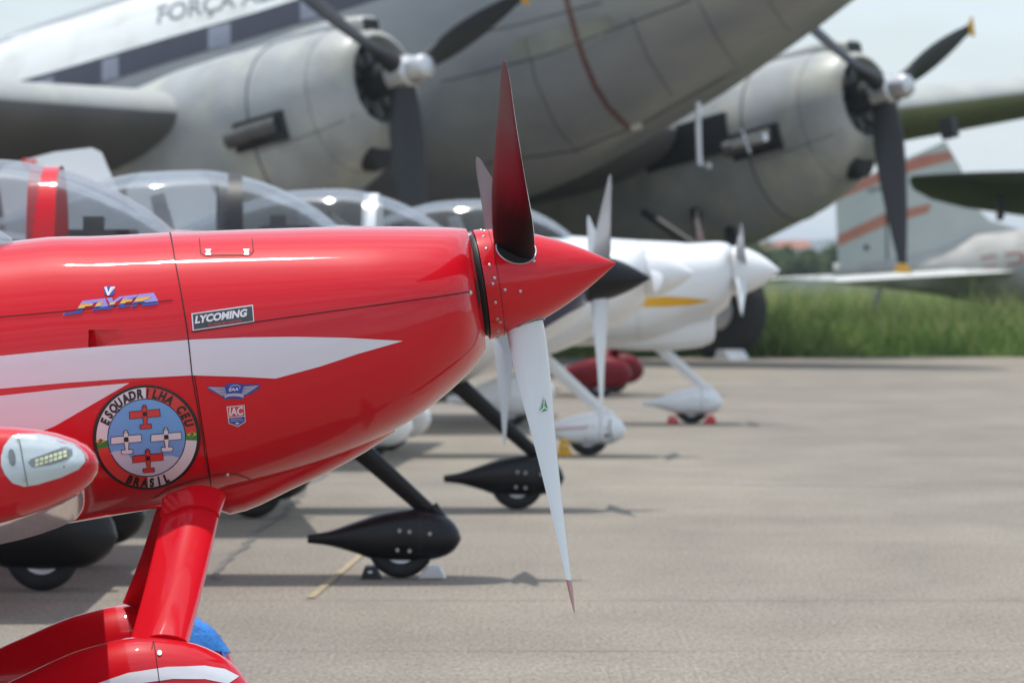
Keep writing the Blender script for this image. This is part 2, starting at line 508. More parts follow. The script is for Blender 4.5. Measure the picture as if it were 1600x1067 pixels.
def pant_rings(x0, L, zb, zt, hw, yc, n=28, N=24, tail_z=0.5):
    """teardrop wheel fairing from nose x0 back by L; flat-cut belly"""
    top = curve([(0, 0.42), (0.02, 0.62), (0.05, 0.74), (0.1, 0.86), (0.22, 0.97), (0.34, 1.0), (0.5, 0.93), (0.7, 0.74), (0.88, 0.56), (1, tail_z)])
    bot = curve([(0, 0.42), (0.03, 0.25), (0.1, 0.10), (0.2, 0.02), (0.35, 0.0), (0.55, 0.02), (0.7, 0.16), (0.88, 0.30), (1, tail_z - 0.16)])
    wid = curve([(0, 0.06), (0.02, 0.42), (0.05, 0.60), (0.1, 0.78), (0.22, 0.95), (0.34, 1.0), (0.5, 0.9), (0.7, 0.62), (0.88, 0.3), (1, 0.05)])
    H = zt - zb; rings = []
    for i in range(N + 1):
        t = (i / N) ** 1.25
        a, b = zb + H * top(t), zb + H * bot(t)
        if a - b < 0.004: a = b + 0.004
        rings.append(sring(x0 - L * t, a, b, hw * wid(t), (a + b) / 2, n, 2.0, 2.5, yc))
    return rings

def wheel(craft, parent, x, y, r, w, name='wheel', hub=True):
    g = Geo(); prof = []
    for i in range(25):
        a = 2 * PI * i / 24
        prof.append((w / 2 * math.copysign(abs(math.cos(a)) ** 0.7, math.cos(a)), r * 0.74 + r * 0.26 * math.sin(a)))
    g.revolve(prof, (x, y, r), (0, 1, 0), 30, 0, False, False)
    t = g.build(name, [RUBBER], parent)
    h = Geo().revolve([(-w * 0.30, 0.02), (-w * 0.34, r * 0.2), (-w * 0.25, r * 0.3), (-w * 0.36, r * 0.48), (-w * 0.38, r * 0.56), (w * 0.38, r * 0.56), (w * 0.3, r * 0.3), (w * 0.3, 0.02)], (x, y, r), (0, 1, 0), 24)
    h.build('rim', [ALU], t)
    return t

def leg_geo(p0, p1, c0, c1, th=0.3, n=14):
    """streamlined strut between two points, chord along x"""
    p0, p1 = Vector(p0), Vector(p1); rings = []
    d = (p1 - p0).normalized(); side = d.cross(Vector((1, 0, 0))).normalized()
    fw = side.cross(d).normalized()
    if fw.x < 0: fw = -fw
    for t, c in ((0, c0), (0.33, c0 + (c1 - c0) * .33), (0.66, c0 + (c1 - c0) * .66), (1, c1)):
        p = p0.lerp(p1, t); ring = []
        for j in range(n):
            a = 2 * PI * j / n; cx, sy = math.cos(a), math.sin(a)
            u = cx * 0.5 * c * (0.8 if cx > 0 else 1.2)
            ring.append(p + fw * u + side * (sy * 0.5 * c * th * (1 if cx > 0 else (1 + cx * 0.85))))
        rings.append(ring)
    return Geo().loft(rings)

def wing_geo(sections, n=14, thick=0.135, camber=0.018, split=True):
    """sections: (y, x_leading, chord, z, thick_scale). faces 0 upper, 1 lower"""
    af = airfoil(n, thick, camber); rings = []
    for y, xl, c, z, ts in sections:
        rings.append([Vector((xl - a * c, y, z + b * c * ts)) for a, b in af])
    g = Geo().loft(rings); m = len(af); fm = []
    for i in range(len(rings) - 1):
        for j in range(m): fm.append(0 if j < n else 1)
    g.m = fm + [0, 0]
    return g

# ------------------------------------------------------------------ ground, apron, markings
def asphalt():
    m = bpy.data.materials.new('apron_asphalt'); m.use_nodes = True
    N, L = m.node_tree.nodes, m.node_tree.links
    b = N['Principled BSDF']; b.inputs['Roughness'].default_value = 0.85; b.inputs['Specular IOR Level'].default_value = 0.3
    t = N.new('ShaderNodeTexCoord')
    def noise(scale, det, lo, hi, c0, c1, st=(1, 1, 1), rough=0.6):
        mp_ = N.new('ShaderNodeMapping'); mp_.inputs['Scale'].default_value = st
        L.new(t.outputs['Object'], mp_.inputs['Vector'])
        n = N.new('ShaderNodeTexNoise'); n.inputs['Scale'].default_value = scale; n.inputs['Detail'].default_value = det; n.inputs['Roughness'].default_value = rough
        L.new(mp_.outputs['Vector'], n.inputs['Vector'])
        r = N.new('ShaderNodeValToRGB')
        r.color_ramp.elements[0].position = lo; r.color_ramp.elements[0].color = (*c0, 1)
        r.color_ramp.elements[1].position = hi; r.color_ramp.elements[1].color = (*c1, 1)
        L.new(n.outputs['Fac'], r.inputs['Fac']); return n, r
    _, base = noise(0.35, 5, 0.3, 0.7, (0.230, 0.202, 0.167), (0.284, 0.252, 0.211))
    _, patch = noise(0.16, 8, 0.42, 0.66, (0.86, 0.86, 0.87), (1.04, 1.03, 1.0), (1.0, 0.22, 1))
    _, blot = noise(1.6, 6, 0.30, 0.62, (0.88, 0.88, 0.88), (1.04, 1.04, 1.04), (1, 0.3, 1))
    ng, grit = noise(55, 3, 0.3, 0.72, (0.60, 0.60, 0.60), (1.34, 1.33, 1.30), (1, 0.16, 1), 0.75)
    _, spk = noise(150, 1, 0.60, 0.74, (1, 1, 1), (1.6, 1.58, 1.52), (1, 0.14, 1))
    out = base.outputs['Color']
    for q in (patch, blot, grit, spk):
        mm = N.new('ShaderNodeMix'); mm.data_type = 'RGBA'; mm.blend_type = 'MULTIPLY'; mm.inputs[0].default_value = 1
        L.new(out, mm.inputs[6]); L.new(q.outputs['Color'], mm.inputs[7]); out = mm.outputs[2]
    L.new(out, b.inputs['Base Color'])
    bp = N.new('ShaderNodeBump'); bp.inputs['Strength'].default_value = 0.6; bp.inputs['Distance'].default_value = 0.006
    L.new(ng.outputs['Fac'], bp.inputs['Height']); L.new(bp.outputs['Normal'], b.inputs['Normal'])
    return m
ASPHALT = asphalt()
TAR = mat('joint_tar', (0.13, 0.12, 0.11), 0.9, var=0.35, vscale=3)
LINEY = mat('worn_yellow_line', (0.34, 0.265, 0.15), 0.85, var=0.2, vscale=5, dirt=(0.27, 0.245, 0.21), dscale=9)
LINEW = mat('worn_white_line', (0.40, 0.38, 0.35), 0.85, var=0.1, vscale=5, dirt=(0.28, 0.26, 0.23), dscale=3)
TAR2 = mat('hairline_crack', (0.17, 0.155, 0.14), 0.9, var=0.2, vscale=3)
SOIL = mat('field_soil', (0.06, 0.075, 0.03), 0.95, var=0.35, vscale=0.4)

EDGE = 91.0
tag(mk('ground', [(-3500, -900, -0.06), (3500, -900, -0.06), (3500, 7000, -0.06), (-3500, 7000, -0.06)], [(0, 1, 2, 3)], SOIL), kind='structure')
apron = tag(mk('apron', [(-160, -220, -0.3), (160, -220, -0.3), (160, EDGE, -0.3), (-160, EDGE, -0.3), (-160, -220, 0), (160, -220, 0), (160, EDGE, 0), (-160, EDGE, 0)],
   [(4, 5, 6, 7), (0, 1, 5, 4), (1, 2, 6, 5), (2, 3, 7, 6), (3, 0, 4, 7)], ASPHALT, smooth=False), kind='structure')

def strip(name, pts, w, m, z=0.004, wob=0.0, parent=apron, seg=0.6):
    P = [Vector((p[0], p[1], 0)) for p in pts]; Q = [P[0]]
    for a, b in zip(P, P[1:]):
        k = max(1, int((b - a).length / seg)); Q += [a.lerp(b, (i + 1) / k) for i in range(k)]
    v, f = [], []; off = 0
    for i, p in enumerate(Q):
        t = (Q[min(i + 1, len(Q) - 1)] - Q[max(i - 1, 0)]).normalized(); nn = Vector((-t.y, t.x, 0))
        off = off * 0.85 + random.uniform(-wob, wob); ww = w * random.uniform(0.6, 1.3) if wob else w
        v += [p + nn * (off + ww / 2) + Vector((0, 0, z)), p + nn * (off - ww / 2) + Vector((0, 0, z))]
    for i in range(len(Q) - 1): f.append((2*i, 2*i + 1, 2*i + 3, 2*i + 2))
    return mk(name, v, f, m, parent, False)
for y_, w_ in ((23.2, 0.014), (26.6, 0.016), (40.3, 0.03), (60, 0.04), (84, 0.06)):
    strip('pavement_joint', [(-40, y_), (40, y_ + 0.3)], w_, TAR, wob=0.012)
a_, b_ = ground_at(485, 935), ground_at(566, 866)
d_ = (b_ - a_).normalized()
strip('taxi_line', [tuple((a_)[:2]), tuple((b_ + d_ * 1.2)[:2])], 0.04, LINEY, z=0.006)
strip('taxi_line', [tuple(ground_at(1150, 757)[:2]), tuple(ground_at(1440, 760)[:2])], 0.10, LINEW, z=0.006)
strip('pavement_crack', [tuple(ground_at(*p)[:2]) for p in ((330, 905), (380, 850), (430, 800), (500, 742), (560, 700), (640, 645))], 0.035, TAR, z=0.005, wob=0.03, seg=0.3)

# ------------------------------------------------------------------ the red airplane in front
D1 = 17.0
hub_w = at_depth(752, 445, D1)
P1 = Craft('red_airplane', (hub_w.x, hub_w.y, 0), R(4.4), 'glossy red two seat airplane with white side stripes and round squadron badge, nearest the camera', 'airplane',
           'light airplanes parked in a row', org=(0, 0, hub_w.z), pitch=R(9))
def p1o(pts): return [P1.img(x, y, 0.0) for x, y in pts]
topc = curve(p1o([(742, 361), (732, 358), (715, 356), (650, 354), (550, 354), (400, 358), (270, 363), (150, 369), (70, 371), (36, 375)]) +
             [(-1.75, 0.36), (-2.3, 0.36), (-3.2, 0.30), (-4.2, 0.16), (-5.4, 0.02)])
botc = curve(p1o([(766, 532), (762, 542), (745, 568), (700, 612), (640, 657), (560, 699), (460, 738), (360, 768)]) +
             [(-1.05, -0.497), (-1.6, -0.50), (-2.3, -0.47), (-3.2, -0.36), (-4.2, -0.22), (-5.4, -0.10)])
hwc = curve([(-0.02, 0.165), (-0.03, 0.205), (-0.044, 0.255), (-0.07, 0.305), (-0.12, 0.348), (-0.22, 0.382), (-0.4, 0.405), (-0.9, 0.40), (-1.6, 0.385), (-2.3, 0.37), (-3.2, 0.29), (-4.2, 0.16), (-5.4, 0.03)])
cen = curve([(-0.02, -0.0), (-0.1, -0.03), (-0.3, -0.07), (-0.9, -0.12), (-2.3, -0.10), (-5.4, -0.03)])
FW = P1.img(285, 470, -0.38)[0]            # firewall joint
def p1ring(u, n=64):
    t = min(1, max(0, (-u - 0.03) / 0.25)); e = 2.0 + 0.25 * t
    return sring(u, topc(u), botc(u), hwc(u), cen(u), n, e, e + 0.35 * t)
def stations(a, b, k): return [a + (b - a) * i / k for i in range(k + 1)]
us_c = [-0.02, -0.03, -0.04, -0.05, -0.062, -0.075, -0.09, -0.11, -0.135, -0.165, -0.2, -0.24] + stations(-0.28, FW + 0.0012, 22)
ringsC = [p1ring(u) for u in us_c]
# upper cowl is ring indices 0..32 dropped to the seam; the seam runs a little below the widest line at the front
g = Geo(); n_ = 64
UP = list(range(-2, 35)); LOW = list(range(34, 63))
g.loft([[r[j % n_] for j in UP] for r in ringsC], False, False, closed=False)
cowl_up = P1.part(g, 'upper_cowling', [RED])
g = Geo(); g.loft([[r[j % n_] for j in LOW] for r in ringsC], False, False, closed=False)
cowl_lo = P1.part(g, 'lower_cowling', [RED])
us_f = stations(FW - 0.0012, -2.4, 26) + stations(-2.5, -5.4, 14)
g = Geo().loft([p1ring(u) for u in us_f], True, True)
fus = P1.part(g, 'fuselage', [RED])
tmp_ = Geo().loft([p1ring(u) for u in us_c + us_f]).build('tmp', [RED], None, False, P1.B)
bv1 = bvh_of([tmp_]); bpy.data.objects.remove(tmp_)
# inner dark lip closing the cowl behind the spinner, and the two air inlets in the nose
g = Geo().revolve([(-0.16, 0.05), (-0.15, 0.168), (-0.021, 0.162), (-0.020, 0.05)], (0, 0, 0), (1, 0, 0), 40)
P1.part(g, 'cowl_nose_ring', [GAPB])
for s in (-1, 1):
    g = Geo(); ring = []
    for rr in (1.0, 0.75, 0.5, 0.2):
        rr_ = []
        for k in range(24):
            a = 2 * PI * k / 24
            q = P1.B @ Vector((0.6, s * 0.196 + 0.02 * rr * math.cos(a), -0.02 + 0.045 * rr * math.sin(a)))
            h, nn, _, _ = bv1.ray_cast(q, (P1.B.to_3x3() @ Vector((-1, 0, 0))))
            rr_.append(P1.Bi @ (h + (P1.B.to_3x3() @ Vector((0.0015, 0, 0)))))
        ring.append(rr_)
    g.loft(ring, False, True)
    P1.part(g, 'air_inlet', [GAPB])

# belly fairing / exhaust tunnel below the cowl
bb = curve(p1o([(620, 672), (560, 712), (460, 762), (362, 803)]) + [(-0.86, -0.54), (-0.98, -0.46)])
g = Geo(); rr = []
for u in stations(P1.img(615, 676, 0)[0], -0.98, 14):
    b = bb(u); rr.append(sring(u, b + 0.16, b, 0.17, b + 0.09, 28, 2, 2.6))
P1.part(g.loft(rr), 'belly_fairing', [RED])
# spinner, back plate, blades
SL, SR = 0.405, 0.163
g = Geo().revolve([(0.0, SR * 0.93), (0.0, SR)] + [(SL * t, spinner_r(t, SR)) for t in [0.02, 0.05, 0.1, 0.16, 0.23, 0.3, 0.38, 0.46, 0.54, 0.62, 0.7, 0.78, 0.85, 0.91, 0.955, 0.985, 0.997]], (0, 0, 0), (1, 0, 0), 72)
spin = P1.part(g, 'spinner', [RED], sharp=50)
g = Geo().revolve([(-0.019, 0.10), (-0.019, 0.146), (-0.006, 0.152), (-0.002, 0.152), (-0.001, 0.10)], (0, 0, 0), (1, 0, 0), 48)
P1.part(g, 'back_plate', [BLACKSAT])
def surf_pt(x, q, ang, off=0.0):
    """point on the spinner at axial x, tangential offset q from the blade axis at angle ang"""
    er = Vector((0, -math.sin(ang), math.cos(ang))); et = Vector((0, -math.cos(ang), -math.sin(ang)))
    r = spinner_r(x / SL, SR) + off
    return Vector((x, 0, 0)) + er * math.sqrt(max(r * r - q * q, 1e-6)) + et * q
HX = 0.11
for ang in (R(51.5), R(171.5), R(292)):
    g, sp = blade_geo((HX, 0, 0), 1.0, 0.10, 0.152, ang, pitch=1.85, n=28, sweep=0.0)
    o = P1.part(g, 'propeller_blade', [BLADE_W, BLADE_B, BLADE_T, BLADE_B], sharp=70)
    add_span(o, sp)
    # cut-out in the spinner around the blade root
    g = Geo(); rg = []
    for rr in (0.0, 0.35, 0.7, 1.0):
        rg.append([surf_pt(HX + 0.058 * rr * math.cos(a), 0.052 * rr * math.sin(a), ang, 0.0012) for a in [2*PI*k/40 for k in range(40)]])
    P1.part(g.loft(rg, False, False), 'blade_opening', [GAPB], spin)
    g = Geo().tube([surf_pt(HX + 0.058 * math.cos(a), 0.052 * math.sin(a), ang, 0.001) for a in [2*PI*k/40 for k in range(41)]], 0.0022, 6)
    P1.part(g, 'opening_rim', [STEEL], spin)
    if abs(ang - R(171.5)) < 0.1:
        b1 = o
def screw(p, nrm, r=0.0048, parent=None, name='screw', m=None):
    nrm = Vector(nrm).normalized()
    g = Geo().revolve([(-0.001, r), (0.0012, r), (0.0028, r * 0.6), (0.0032, r * 0.01)], p, nrm, 10)
    return P1.part(g, name, [m or STEEL], parent or P1.e)
for k in range(18):
    a = R(10 + 20 * k)
    p = surf_pt(0.022, 0, a, 0.0); screw(p, p - Vector((0.022, 0, 0)), parent=spin)
for a0 in (R(51.5), R(171.5), R(292)):
    for x_, da in ((0.03, R(33)), (0.03, R(-36)), (0.055, R(47)), (0.155, R(18)), (0.10, R(52))):
        p = surf_pt(x_, 0, a0 + da, 0.0); screw(p, p - Vector((x_, 0, 0)), parent=spin)
# plate seams on the spinner
g = Geo().tube([surf_pt(0.042, 0, 2*PI*k/60, 0.0001) for k in range(61)], 0.0009, 5)
P1.part(g, 'spinner_seam', [SEAM], spin)

# blade emblem (green triangle)
bvb = bvh_of([b1]); DB = Decal(P1, bvb, -0.05); DB.off0 = 0.0016
DB.put([poly([(849, 617), (839, 645), (857, 641)], PWHITE, 8)], 'blade_emblem', b1)
DB.put([poly([(848, 622), (841, 642), (847, 636)], PGREEN, 8), poly([(850, 622), (855, 639), (849, 635)], PGREEN, 8), poly([(843, 643.5), (855, 641), (848.5, 637.5)], PGREEN, 8)], 'blade_emblem_facet', b1, 1)

# paint and print on the near side
DC = Decal(P1, bv1, -0.37)
w1 = [(-140, 580), (0, 556), (100, 546), (200, 538), (270, 533), (300, 530.5), (380, 527), (460, 526), (540, 527.5), (629, 532.5), (560, 552), (500, 572), (430, 591), (370, 588), (300, 586), (200, 591), (100, 598), (0, 607), (-140, 622)]
DC.put([poly(w1, STRIPE, 13)], 'upper_white_stripe', P1.e)
w2 = [(-140, 634), (0, 618), (100, 607), (202, 598), (150, 628), (86, 665), (0, 700), (-140, 760)]
DC.put([poly(w2, STRIPE, 13)], 'lower_white_stripe', P1.e)
DC.put([stroke([(-60, 501), (100, 487), (270, 469.5)], 1.6, SEAM)], 'panel_seam', P1.e, 2)
DC.put([stroke([(299, 519), (400, 503), (520, 486), (640, 470), (741, 455.5)], 1.6, SEAM)], 'panel_seam', P1.e, 2)
DC.put([stroke([(269, 364), (274, 405), (284, 462), (293, 520), (300, 588), (311, 650), (324, 730), (331, 755)], 1.8, SEAM)], 'panel_seam', P1.e, 2)
DC.put([stroke([(314, 373), (315, 396), (322, 400), (392, 399), (398, 393), (397, 374)], 1.2, SEAM), ], 'oil_door_seam', P1.e, 2)
for cx in (327, 387):
    DC.put([poly([(cx - 5, 391), (cx + 5, 391), (cx + 2, 394), (cx + 4, 399), (cx - 4, 399), (cx - 2, 394)], STEEL, 5)], 'door_latch', P1.e, 3)
DC.put([stroke([(240, 782), (262, 765), (300, 752), (340, 742), (372, 742), (395, 752)], 1.2, SEAM)], 'leg_fairing_seam', P1.e, 2)
def side_pt(px, py):
    x, z = P1.img(px, py, -0.38); p = P1.B @ Vector((x, -0.38, z))
    h, nn, _, _ = bv1.ray_cast(Vector((p.x, -30, p.z)), Vector((0, 1, 0)))
    return P1.Bi @ h, Vector((0, -1, 0))
for q in ((356, 743), (738, 458)):
    p, nn = side_pt(*q); screw(p, nn, 0.007)

# squadron badge
bc = (229.0, 683.5)
def el(r): return 84.5 * r, 82.5 * r
badge = DC.put([disc(*bc, *el(1.0), PBLACK)], 'squadron_badge', P1.e, 1)
tilt = R(-6)
ks = 82.5
q1, q2 = R(-90) + R(-1), R(-4)
DC.put([arc_band(*bc, 61.5, 78.5, R(176), R(269), PWHITE), arc_band(*bc, 61.5, 78.5, R(-91), R(-7), PRED),
        arc_band(*bc, 61.5, 78.5, R(-7), R(3), PGREEN), arc_band(*bc, 61.5, 78.5, R(3), R(88), PWHITE),
        arc_band(*bc, 61.5, 78.5, R(88), R(167), PRED), arc_band(*bc, 61.5, 78.5, R(167), R(176.5), PGREEN)], 'badge_ring', badge, 2)
DC.put([disc(*bc, 60, 60, SKYBLUE)], 'badge_sky', badge, 2)
cl = [(172, 708), (178, 704), (190, 703), (200, 709), (207, 718), (222, 719), (235, 718), (248, 716), (258, 711), (268, 711), (279, 714)]
lowarc = [(bc[0] + 59.5 * math.cos(a), bc[1] + 59.5 * math.sin(a)) for a in [R(31) + (R(155) - R(31)) * k / 20 for k in range(21)]]
DC.put([poly(cl + lowarc, CLOUD, 12)], 'badge_cloud', badge, 3)
def emblem_plane(cx, cy, m):
    c, s_ = math.cos(R(-4)), math.sin(R(-4))
    def T(pts, k=1.0): return [(cx + (x * c - y * s_) * k, cy + (x * s_ + y * c) * k) for x, y in pts]
    wing = [(-23, -3), (23, -4), (23.5, 6), (18, 6.5), (4, 6.5), (-4, 6.5), (-18, 7), (-24, 7)]
    body = [(-3.2, -8), (-1, -12), (1, -12), (3.2, -8), (3.2, 7), (1.2, 22), (-1.2, 22), (-3.2, 7)]
    tail = [(-8, 18), (8, 18), (9, 21), (7, 24), (-7, 24), (-9, 21)]
    def grow(p, d):
        mx_ = sum(a for a, _ in p) / len(p); my_ = sum(b for _, b in p) / len(p)
        return [(a + math.copysign(d, a - mx_), b + math.copysign(d, b - my_)) for a, b in p]
    o = DC.put([poly(T(grow(wing, 1.0)), PBLACK, 20), poly(T(grow(tail, 1.0)), PBLACK, 20), poly(T(grow(body, 1.0)), PBLACK, 20)], 'emblem_outline', badge, 4)
    DC.put([poly(T(wing), m, 20), poly(T(tail), m, 20)], 'emblem_wing', badge, 5)
    DC.put([poly(T(body), m, 20)], 'emblem_body', badge, 6)
    DC.put([poly(T([(-3.4, -2), (3.4, -2), (3.6, 5), (-3.6, 5)]), PBLACK, 20), poly(T([(-2.5, -9.5), (2.5, -9.5), (2.5, -8.7), (-2.5, -8.7)]), PBLACK, 20)], 'emblem_canopy', badge, 7)
emblem_plane(226, 644.5, PRED); emblem_plane(197, 684, PWHITE); emblem_plane(259.5, 680, PWHITE); emblem_plane(231, 713, PRED)
for cx, cy in ((157, 688.5), (299.5, 678)):
    DC.put([poly([(cx - 8, cy + .5), (cx, cy - 4.6), (cx + 8, cy - .8), (cx, cy + 4.6)], PYELL, 8)], 'flag_diamond', badge, 3)
    DC.put([disc(cx, cy, 3.3, 3.3, PBLACK, 16)], 'flag_disc', badge, 4)
    DC.put([poly([(cx - 3, cy - 1.6), (cx - 2.8, cy - .6), (cx + 3, cy + 1.6), (cx + 3, cy + .7)], PWHITE, 8)], 'flag_band', badge, 5)
def ring_text(word, a_mid, step, r, h, inward=False):
    n = len(word); out = []
    for i, ch in enumerate(word):
        if ch == ' ': continue
        a = a_mid + (i - (n - 1) / 2) * step * (-1 if inward else 1)
        v, f = text2d(ch, 0.12, 0.055)
        wd = v[:, 0].max(); cx, cy = bc[0] + r * math.cos(a), bc[1] + r * math.sin(a)
        rot = a + PI / 2 if not inward else a - PI / 2
        w = wd * h * 0.78; c, s_ = math.cos(rot), math.sin(rot)
        vv = []
        for p, q in v:
            lx, ly = p * h * 0.78 - w / 2, -(q - 0.5) * h
            vv.append((cx + lx * c - ly * s_, cy + lx * s_ + ly * c))
        out.append((vv, f, PBLACK))
    return out
DC.put(ring_text('ESQUADRILHA CEU', R(-89), R(9.9), 70, 13.8), 'badge_lettering', badge, 4)
DC.put(ring_text('BRASIL', R(88), R(9.6), 70, 13.4, True), 'badge_lettering', badge, 4)

# maker's plate, wing badge, shield badge, type script
pl = DC.put([poly([(299, 490), (395, 476.5), (397, 503), (301, 517)], PWHITE, 12)], 'engine_plate', P1.e, 1)
DC.put([poly([(301, 491.6), (393.6, 478.6), (395.4, 501.4), (302.8, 515)], BADGE_DK, 12)], 'plate_field', pl, 2)
DC.put([words('LYCOMING', 304.5, 505.5, 11.2, PWHITE, R(-8), 84, 0.28, 0.045)], 'plate_lettering', pl, 3)
DC.put([words('FLYING BY POWER', 326, 510, 3.6, PRED, R(-8), 52, 0.0, 0.01)], 'plate_lettering', pl, 3)

wb = DC.put([poly([(322.5, 603.5), (351, 604), (353, 600), (365, 597.5), (378, 600), (380, 603), (405.5, 600), (406.5, 603), (400, 609), (390, 615), (381, 619), (379, 623), (372, 623), (363, 621.5), (355, 623.5), (348, 622), (346, 618), (335, 613.5), (326, 608.5)], BLUE, 10)], 'wing_badge', P1.e, 1)
fe = []
for k in range(6):
    y0 = 604.2 + k * 2.2; xo = 324 + k * 3.6
    fe.append(poly([(xo, y0), (350.5 + k * .8, y0 + .8 + k * .4), (351 + k * .8, y0 + 2.0 + k * .4), (xo + 3.5, y0 + 1.8)], PGREY, 14))
    y1 = 601.6 + k * 2.3; x1 = 404.5 - k * 3.4
    fe.append(poly([(x1, y1), (x1 - 3.5, y1 + 2.0), (380 - k * .8, y1 + 3.2 + k * .15), (380.5 - k * .8, y1 + 2.0 + k * .1)], PGREY, 14))
fe.append(poly([(350, 616.6), (356, 614.6), (366, 613.8), (375, 614.2), (380.5, 615.6), (379.5, 621), (374, 618.8), (364, 618), (355, 619.2), (351, 621.4)], PGREY, 10))
DC.put(fe, 'badge_feather', wb, 2)
DC.put([words('EAA', 357, 610.3, 4.8, PWHITE, R(-3), 15, 0.2, 0.03), stroke([(359, 603.5), (364, 601.4), (371, 601.2), (375, 603.6), (373.5, 607)], 0.7, PWHITE, 3)], 'badge_lettering', wb, 3)
sb = DC.put([poly([(353.5, 634.5), (381.5, 632), (383.5, 658.5), (371.5, 666.2), (357, 661)], PWHITE, 10)], 'shield_badge', P1.e, 1)
DC.put([poly([(355, 635.8), (380.3, 633.4), (381.6, 648.6), (357, 651)], PRED, 10), poly([(357.2, 652.4), (381.8, 650), (382.3, 657.7), (371.2, 664.8), (358.2, 660.2)], BLUE, 10)], 'shield_field', sb, 2)
DC.put([words('IAC', 357.8, 648.6, 12.5, PWHITE, R(-5), 22.5, 0.12, 0.03)], 'shield_lettering', sb, 3)
DC.put([words('INTERNATIONAL', 360, 655.3, 2.1, PWHITE, R(-4), 18.5), words('AEROBATIC CLUB', 360, 658.2, 2.1, PWHITE, R(-4), 20), disc(370.5, 660.6, 3.2, 1.3, PWHITE, 14)], 'shield_lettering', sb, 3)

# type script: slanted letters with lavender, orange and blue bands
def script_word():
    L_ = []
    sh = lambda x, y: (x + (478 - y) * 0.62, y - (x - 150) * 0.115)
    def q(pts): return [sh(a, b) for a, b in pts]
    glyphs = [  # outline of each letter in upright units, base 484 top 467
        [(104, 484), (122, 484), (122, 467.5), (150, 467.5), (150, 471), (133, 471), (133, 474), (144, 474), (144, 477.5), (133, 477.5), (133, 488), (104, 488)],
        [(149, 467.5), (158, 467.5), (158, 482), (172, 482), (172, 486), (149, 486)],
        [(160, 467.5), (169, 467.5), (174, 474), (180, 467.5), (189, 467.5), (180, 477), (180, 486), (171, 486), (171, 477)],
        [(188, 467.5), (209, 467.5), (209, 471), (197, 471), (197, 474.5), (206, 474.5), (206, 478), (197, 478), (197, 482), (208, 482), (208, 486), (188, 486)],
        [(210, 467.5), (234, 467.5), (236, 472), (232, 477), (224, 478.5), (232, 484), (252, 484), (252, 488), (230, 488), (219, 480), (219, 487), (210, 487)]]
    edge, fillL = [], []
    for gl in glyphs:
        edge.append(poly(q(gl), PLAV, 20))
    o = DC.put(edge, 'type_script', P1.e, 1)
    for lo, hi, m in ((467.9, 472.6, PLAV), (472.6, 475.8, PORANGE), (475.8, 479.4, PYELL), (479.4, 487.6, BLUE)):
        for gl in glyphs:
            ins = []
            bm = bmesh.new(); f_ = bm.faces.new([bm.verts.new((a, b, 0)) for a, b in gl])
            for co, no in (((0, lo, 0), (0, -1, 0)), ((0, hi, 0), (0, 1, 0))):
                bmesh.ops.bisect_plane(bm, geom=bm.verts[:] + bm.edges[:] + bm.faces[:], plane_co=co, plane_no=no, clear_outer=True)
            bmesh.ops.triangulate(bm, faces=bm.faces[:])
            cx = sum(a for a, _ in gl) / len(gl)
            bm.verts.index_update()
            if len(bm.faces):
                ins.append(([sh(cx + (v.co.x - cx) * 0.96, v.co.y) for v in bm.verts], [[v.index for v in f2.verts] for f2 in bm.faces], m))
            bm.free()
            if ins and m is not PLAV: DC.put(ins, 'script_band', o, 2)
    DC.put([disc(171, 455.5, 8.5, 7.8, BLUE, 24, 5)], 'script_roundel', o, 2)
    DC.put([poly([(163, 450), (167, 449), (169.5, 458), (173, 449.5), (180, 449), (179.5, 451.5), (175, 452), (170.5, 463), (168, 463)], PWHITE, 6)], 'script_roundel_letter', o, 4)
script_word()

# static-air scoop: a real recess cut in the fuselage skin
sx0, sz0 = P1.img(138, 513, -0.385); sx1, sz1 = P1.img(214, 515, -0.385); sx2, sz2 = P1.img(138, 549, -0.385); sx3, sz3 = P1.img(158, 545, -0.385)
y_in, y_out = -0.345, -0.45
cut = Geo()
cv = [(sx0, y_out, sz0), (sx1, y_out, sz1), (sx1, y_out, sz1 - 0.012), (sx3, y_out, sz3), (sx2, y_out, sz2),
      (sx0, y_in, sz0 - 0.006), (sx1, y_out + 0.055, sz1), (sx1, y_out + 0.055, sz1 - 0.012), (sx3, y_in - 0.012, sz3 + 0.01), (sx2, y_in, sz2 + 0.006)]
cut.add(cv, [(4, 3, 2, 1, 0), (5, 6, 7, 8, 9), (0, 1, 6, 5), (1, 2, 7, 6), (2, 3, 8, 7), (3, 4, 9, 8), (4, 0, 5, 9)])
cutter = cut.build('cutter', [RED], None, False, P1.B)
fix_normals(cutter); fix_normals(fus)
cutter.parent = P1.e
bpy.context.view_layer.update()
md = fus.modifiers.new('scoop', 'BOOLEAN'); md.object = cutter; md.operation = 'DIFFERENCE'; md.solver = 'EXACT'
dg = bpy.context.evaluated_depsgraph_get()
nm = bpy.data.meshes.new_from_object(fus.evaluated_get(dg))
fus.modifiers.clear(); old = fus.data; fus.data = nm; nm.name = 'fuselage'; bpy.data.meshes.remove(old)
nm.materials.clear(); nm.materials.append(RED)
nm.polygons.foreach_set('material_index', np.zeros(len(nm.polygons), dtype=np.int32))
nm.polygons.foreach_set('use_smooth', np.ones(len(nm.polygons), dtype=bool)); nm.set_sharp_from_angle(angle=R(35))
bpy.data.objects.remove(cutter)

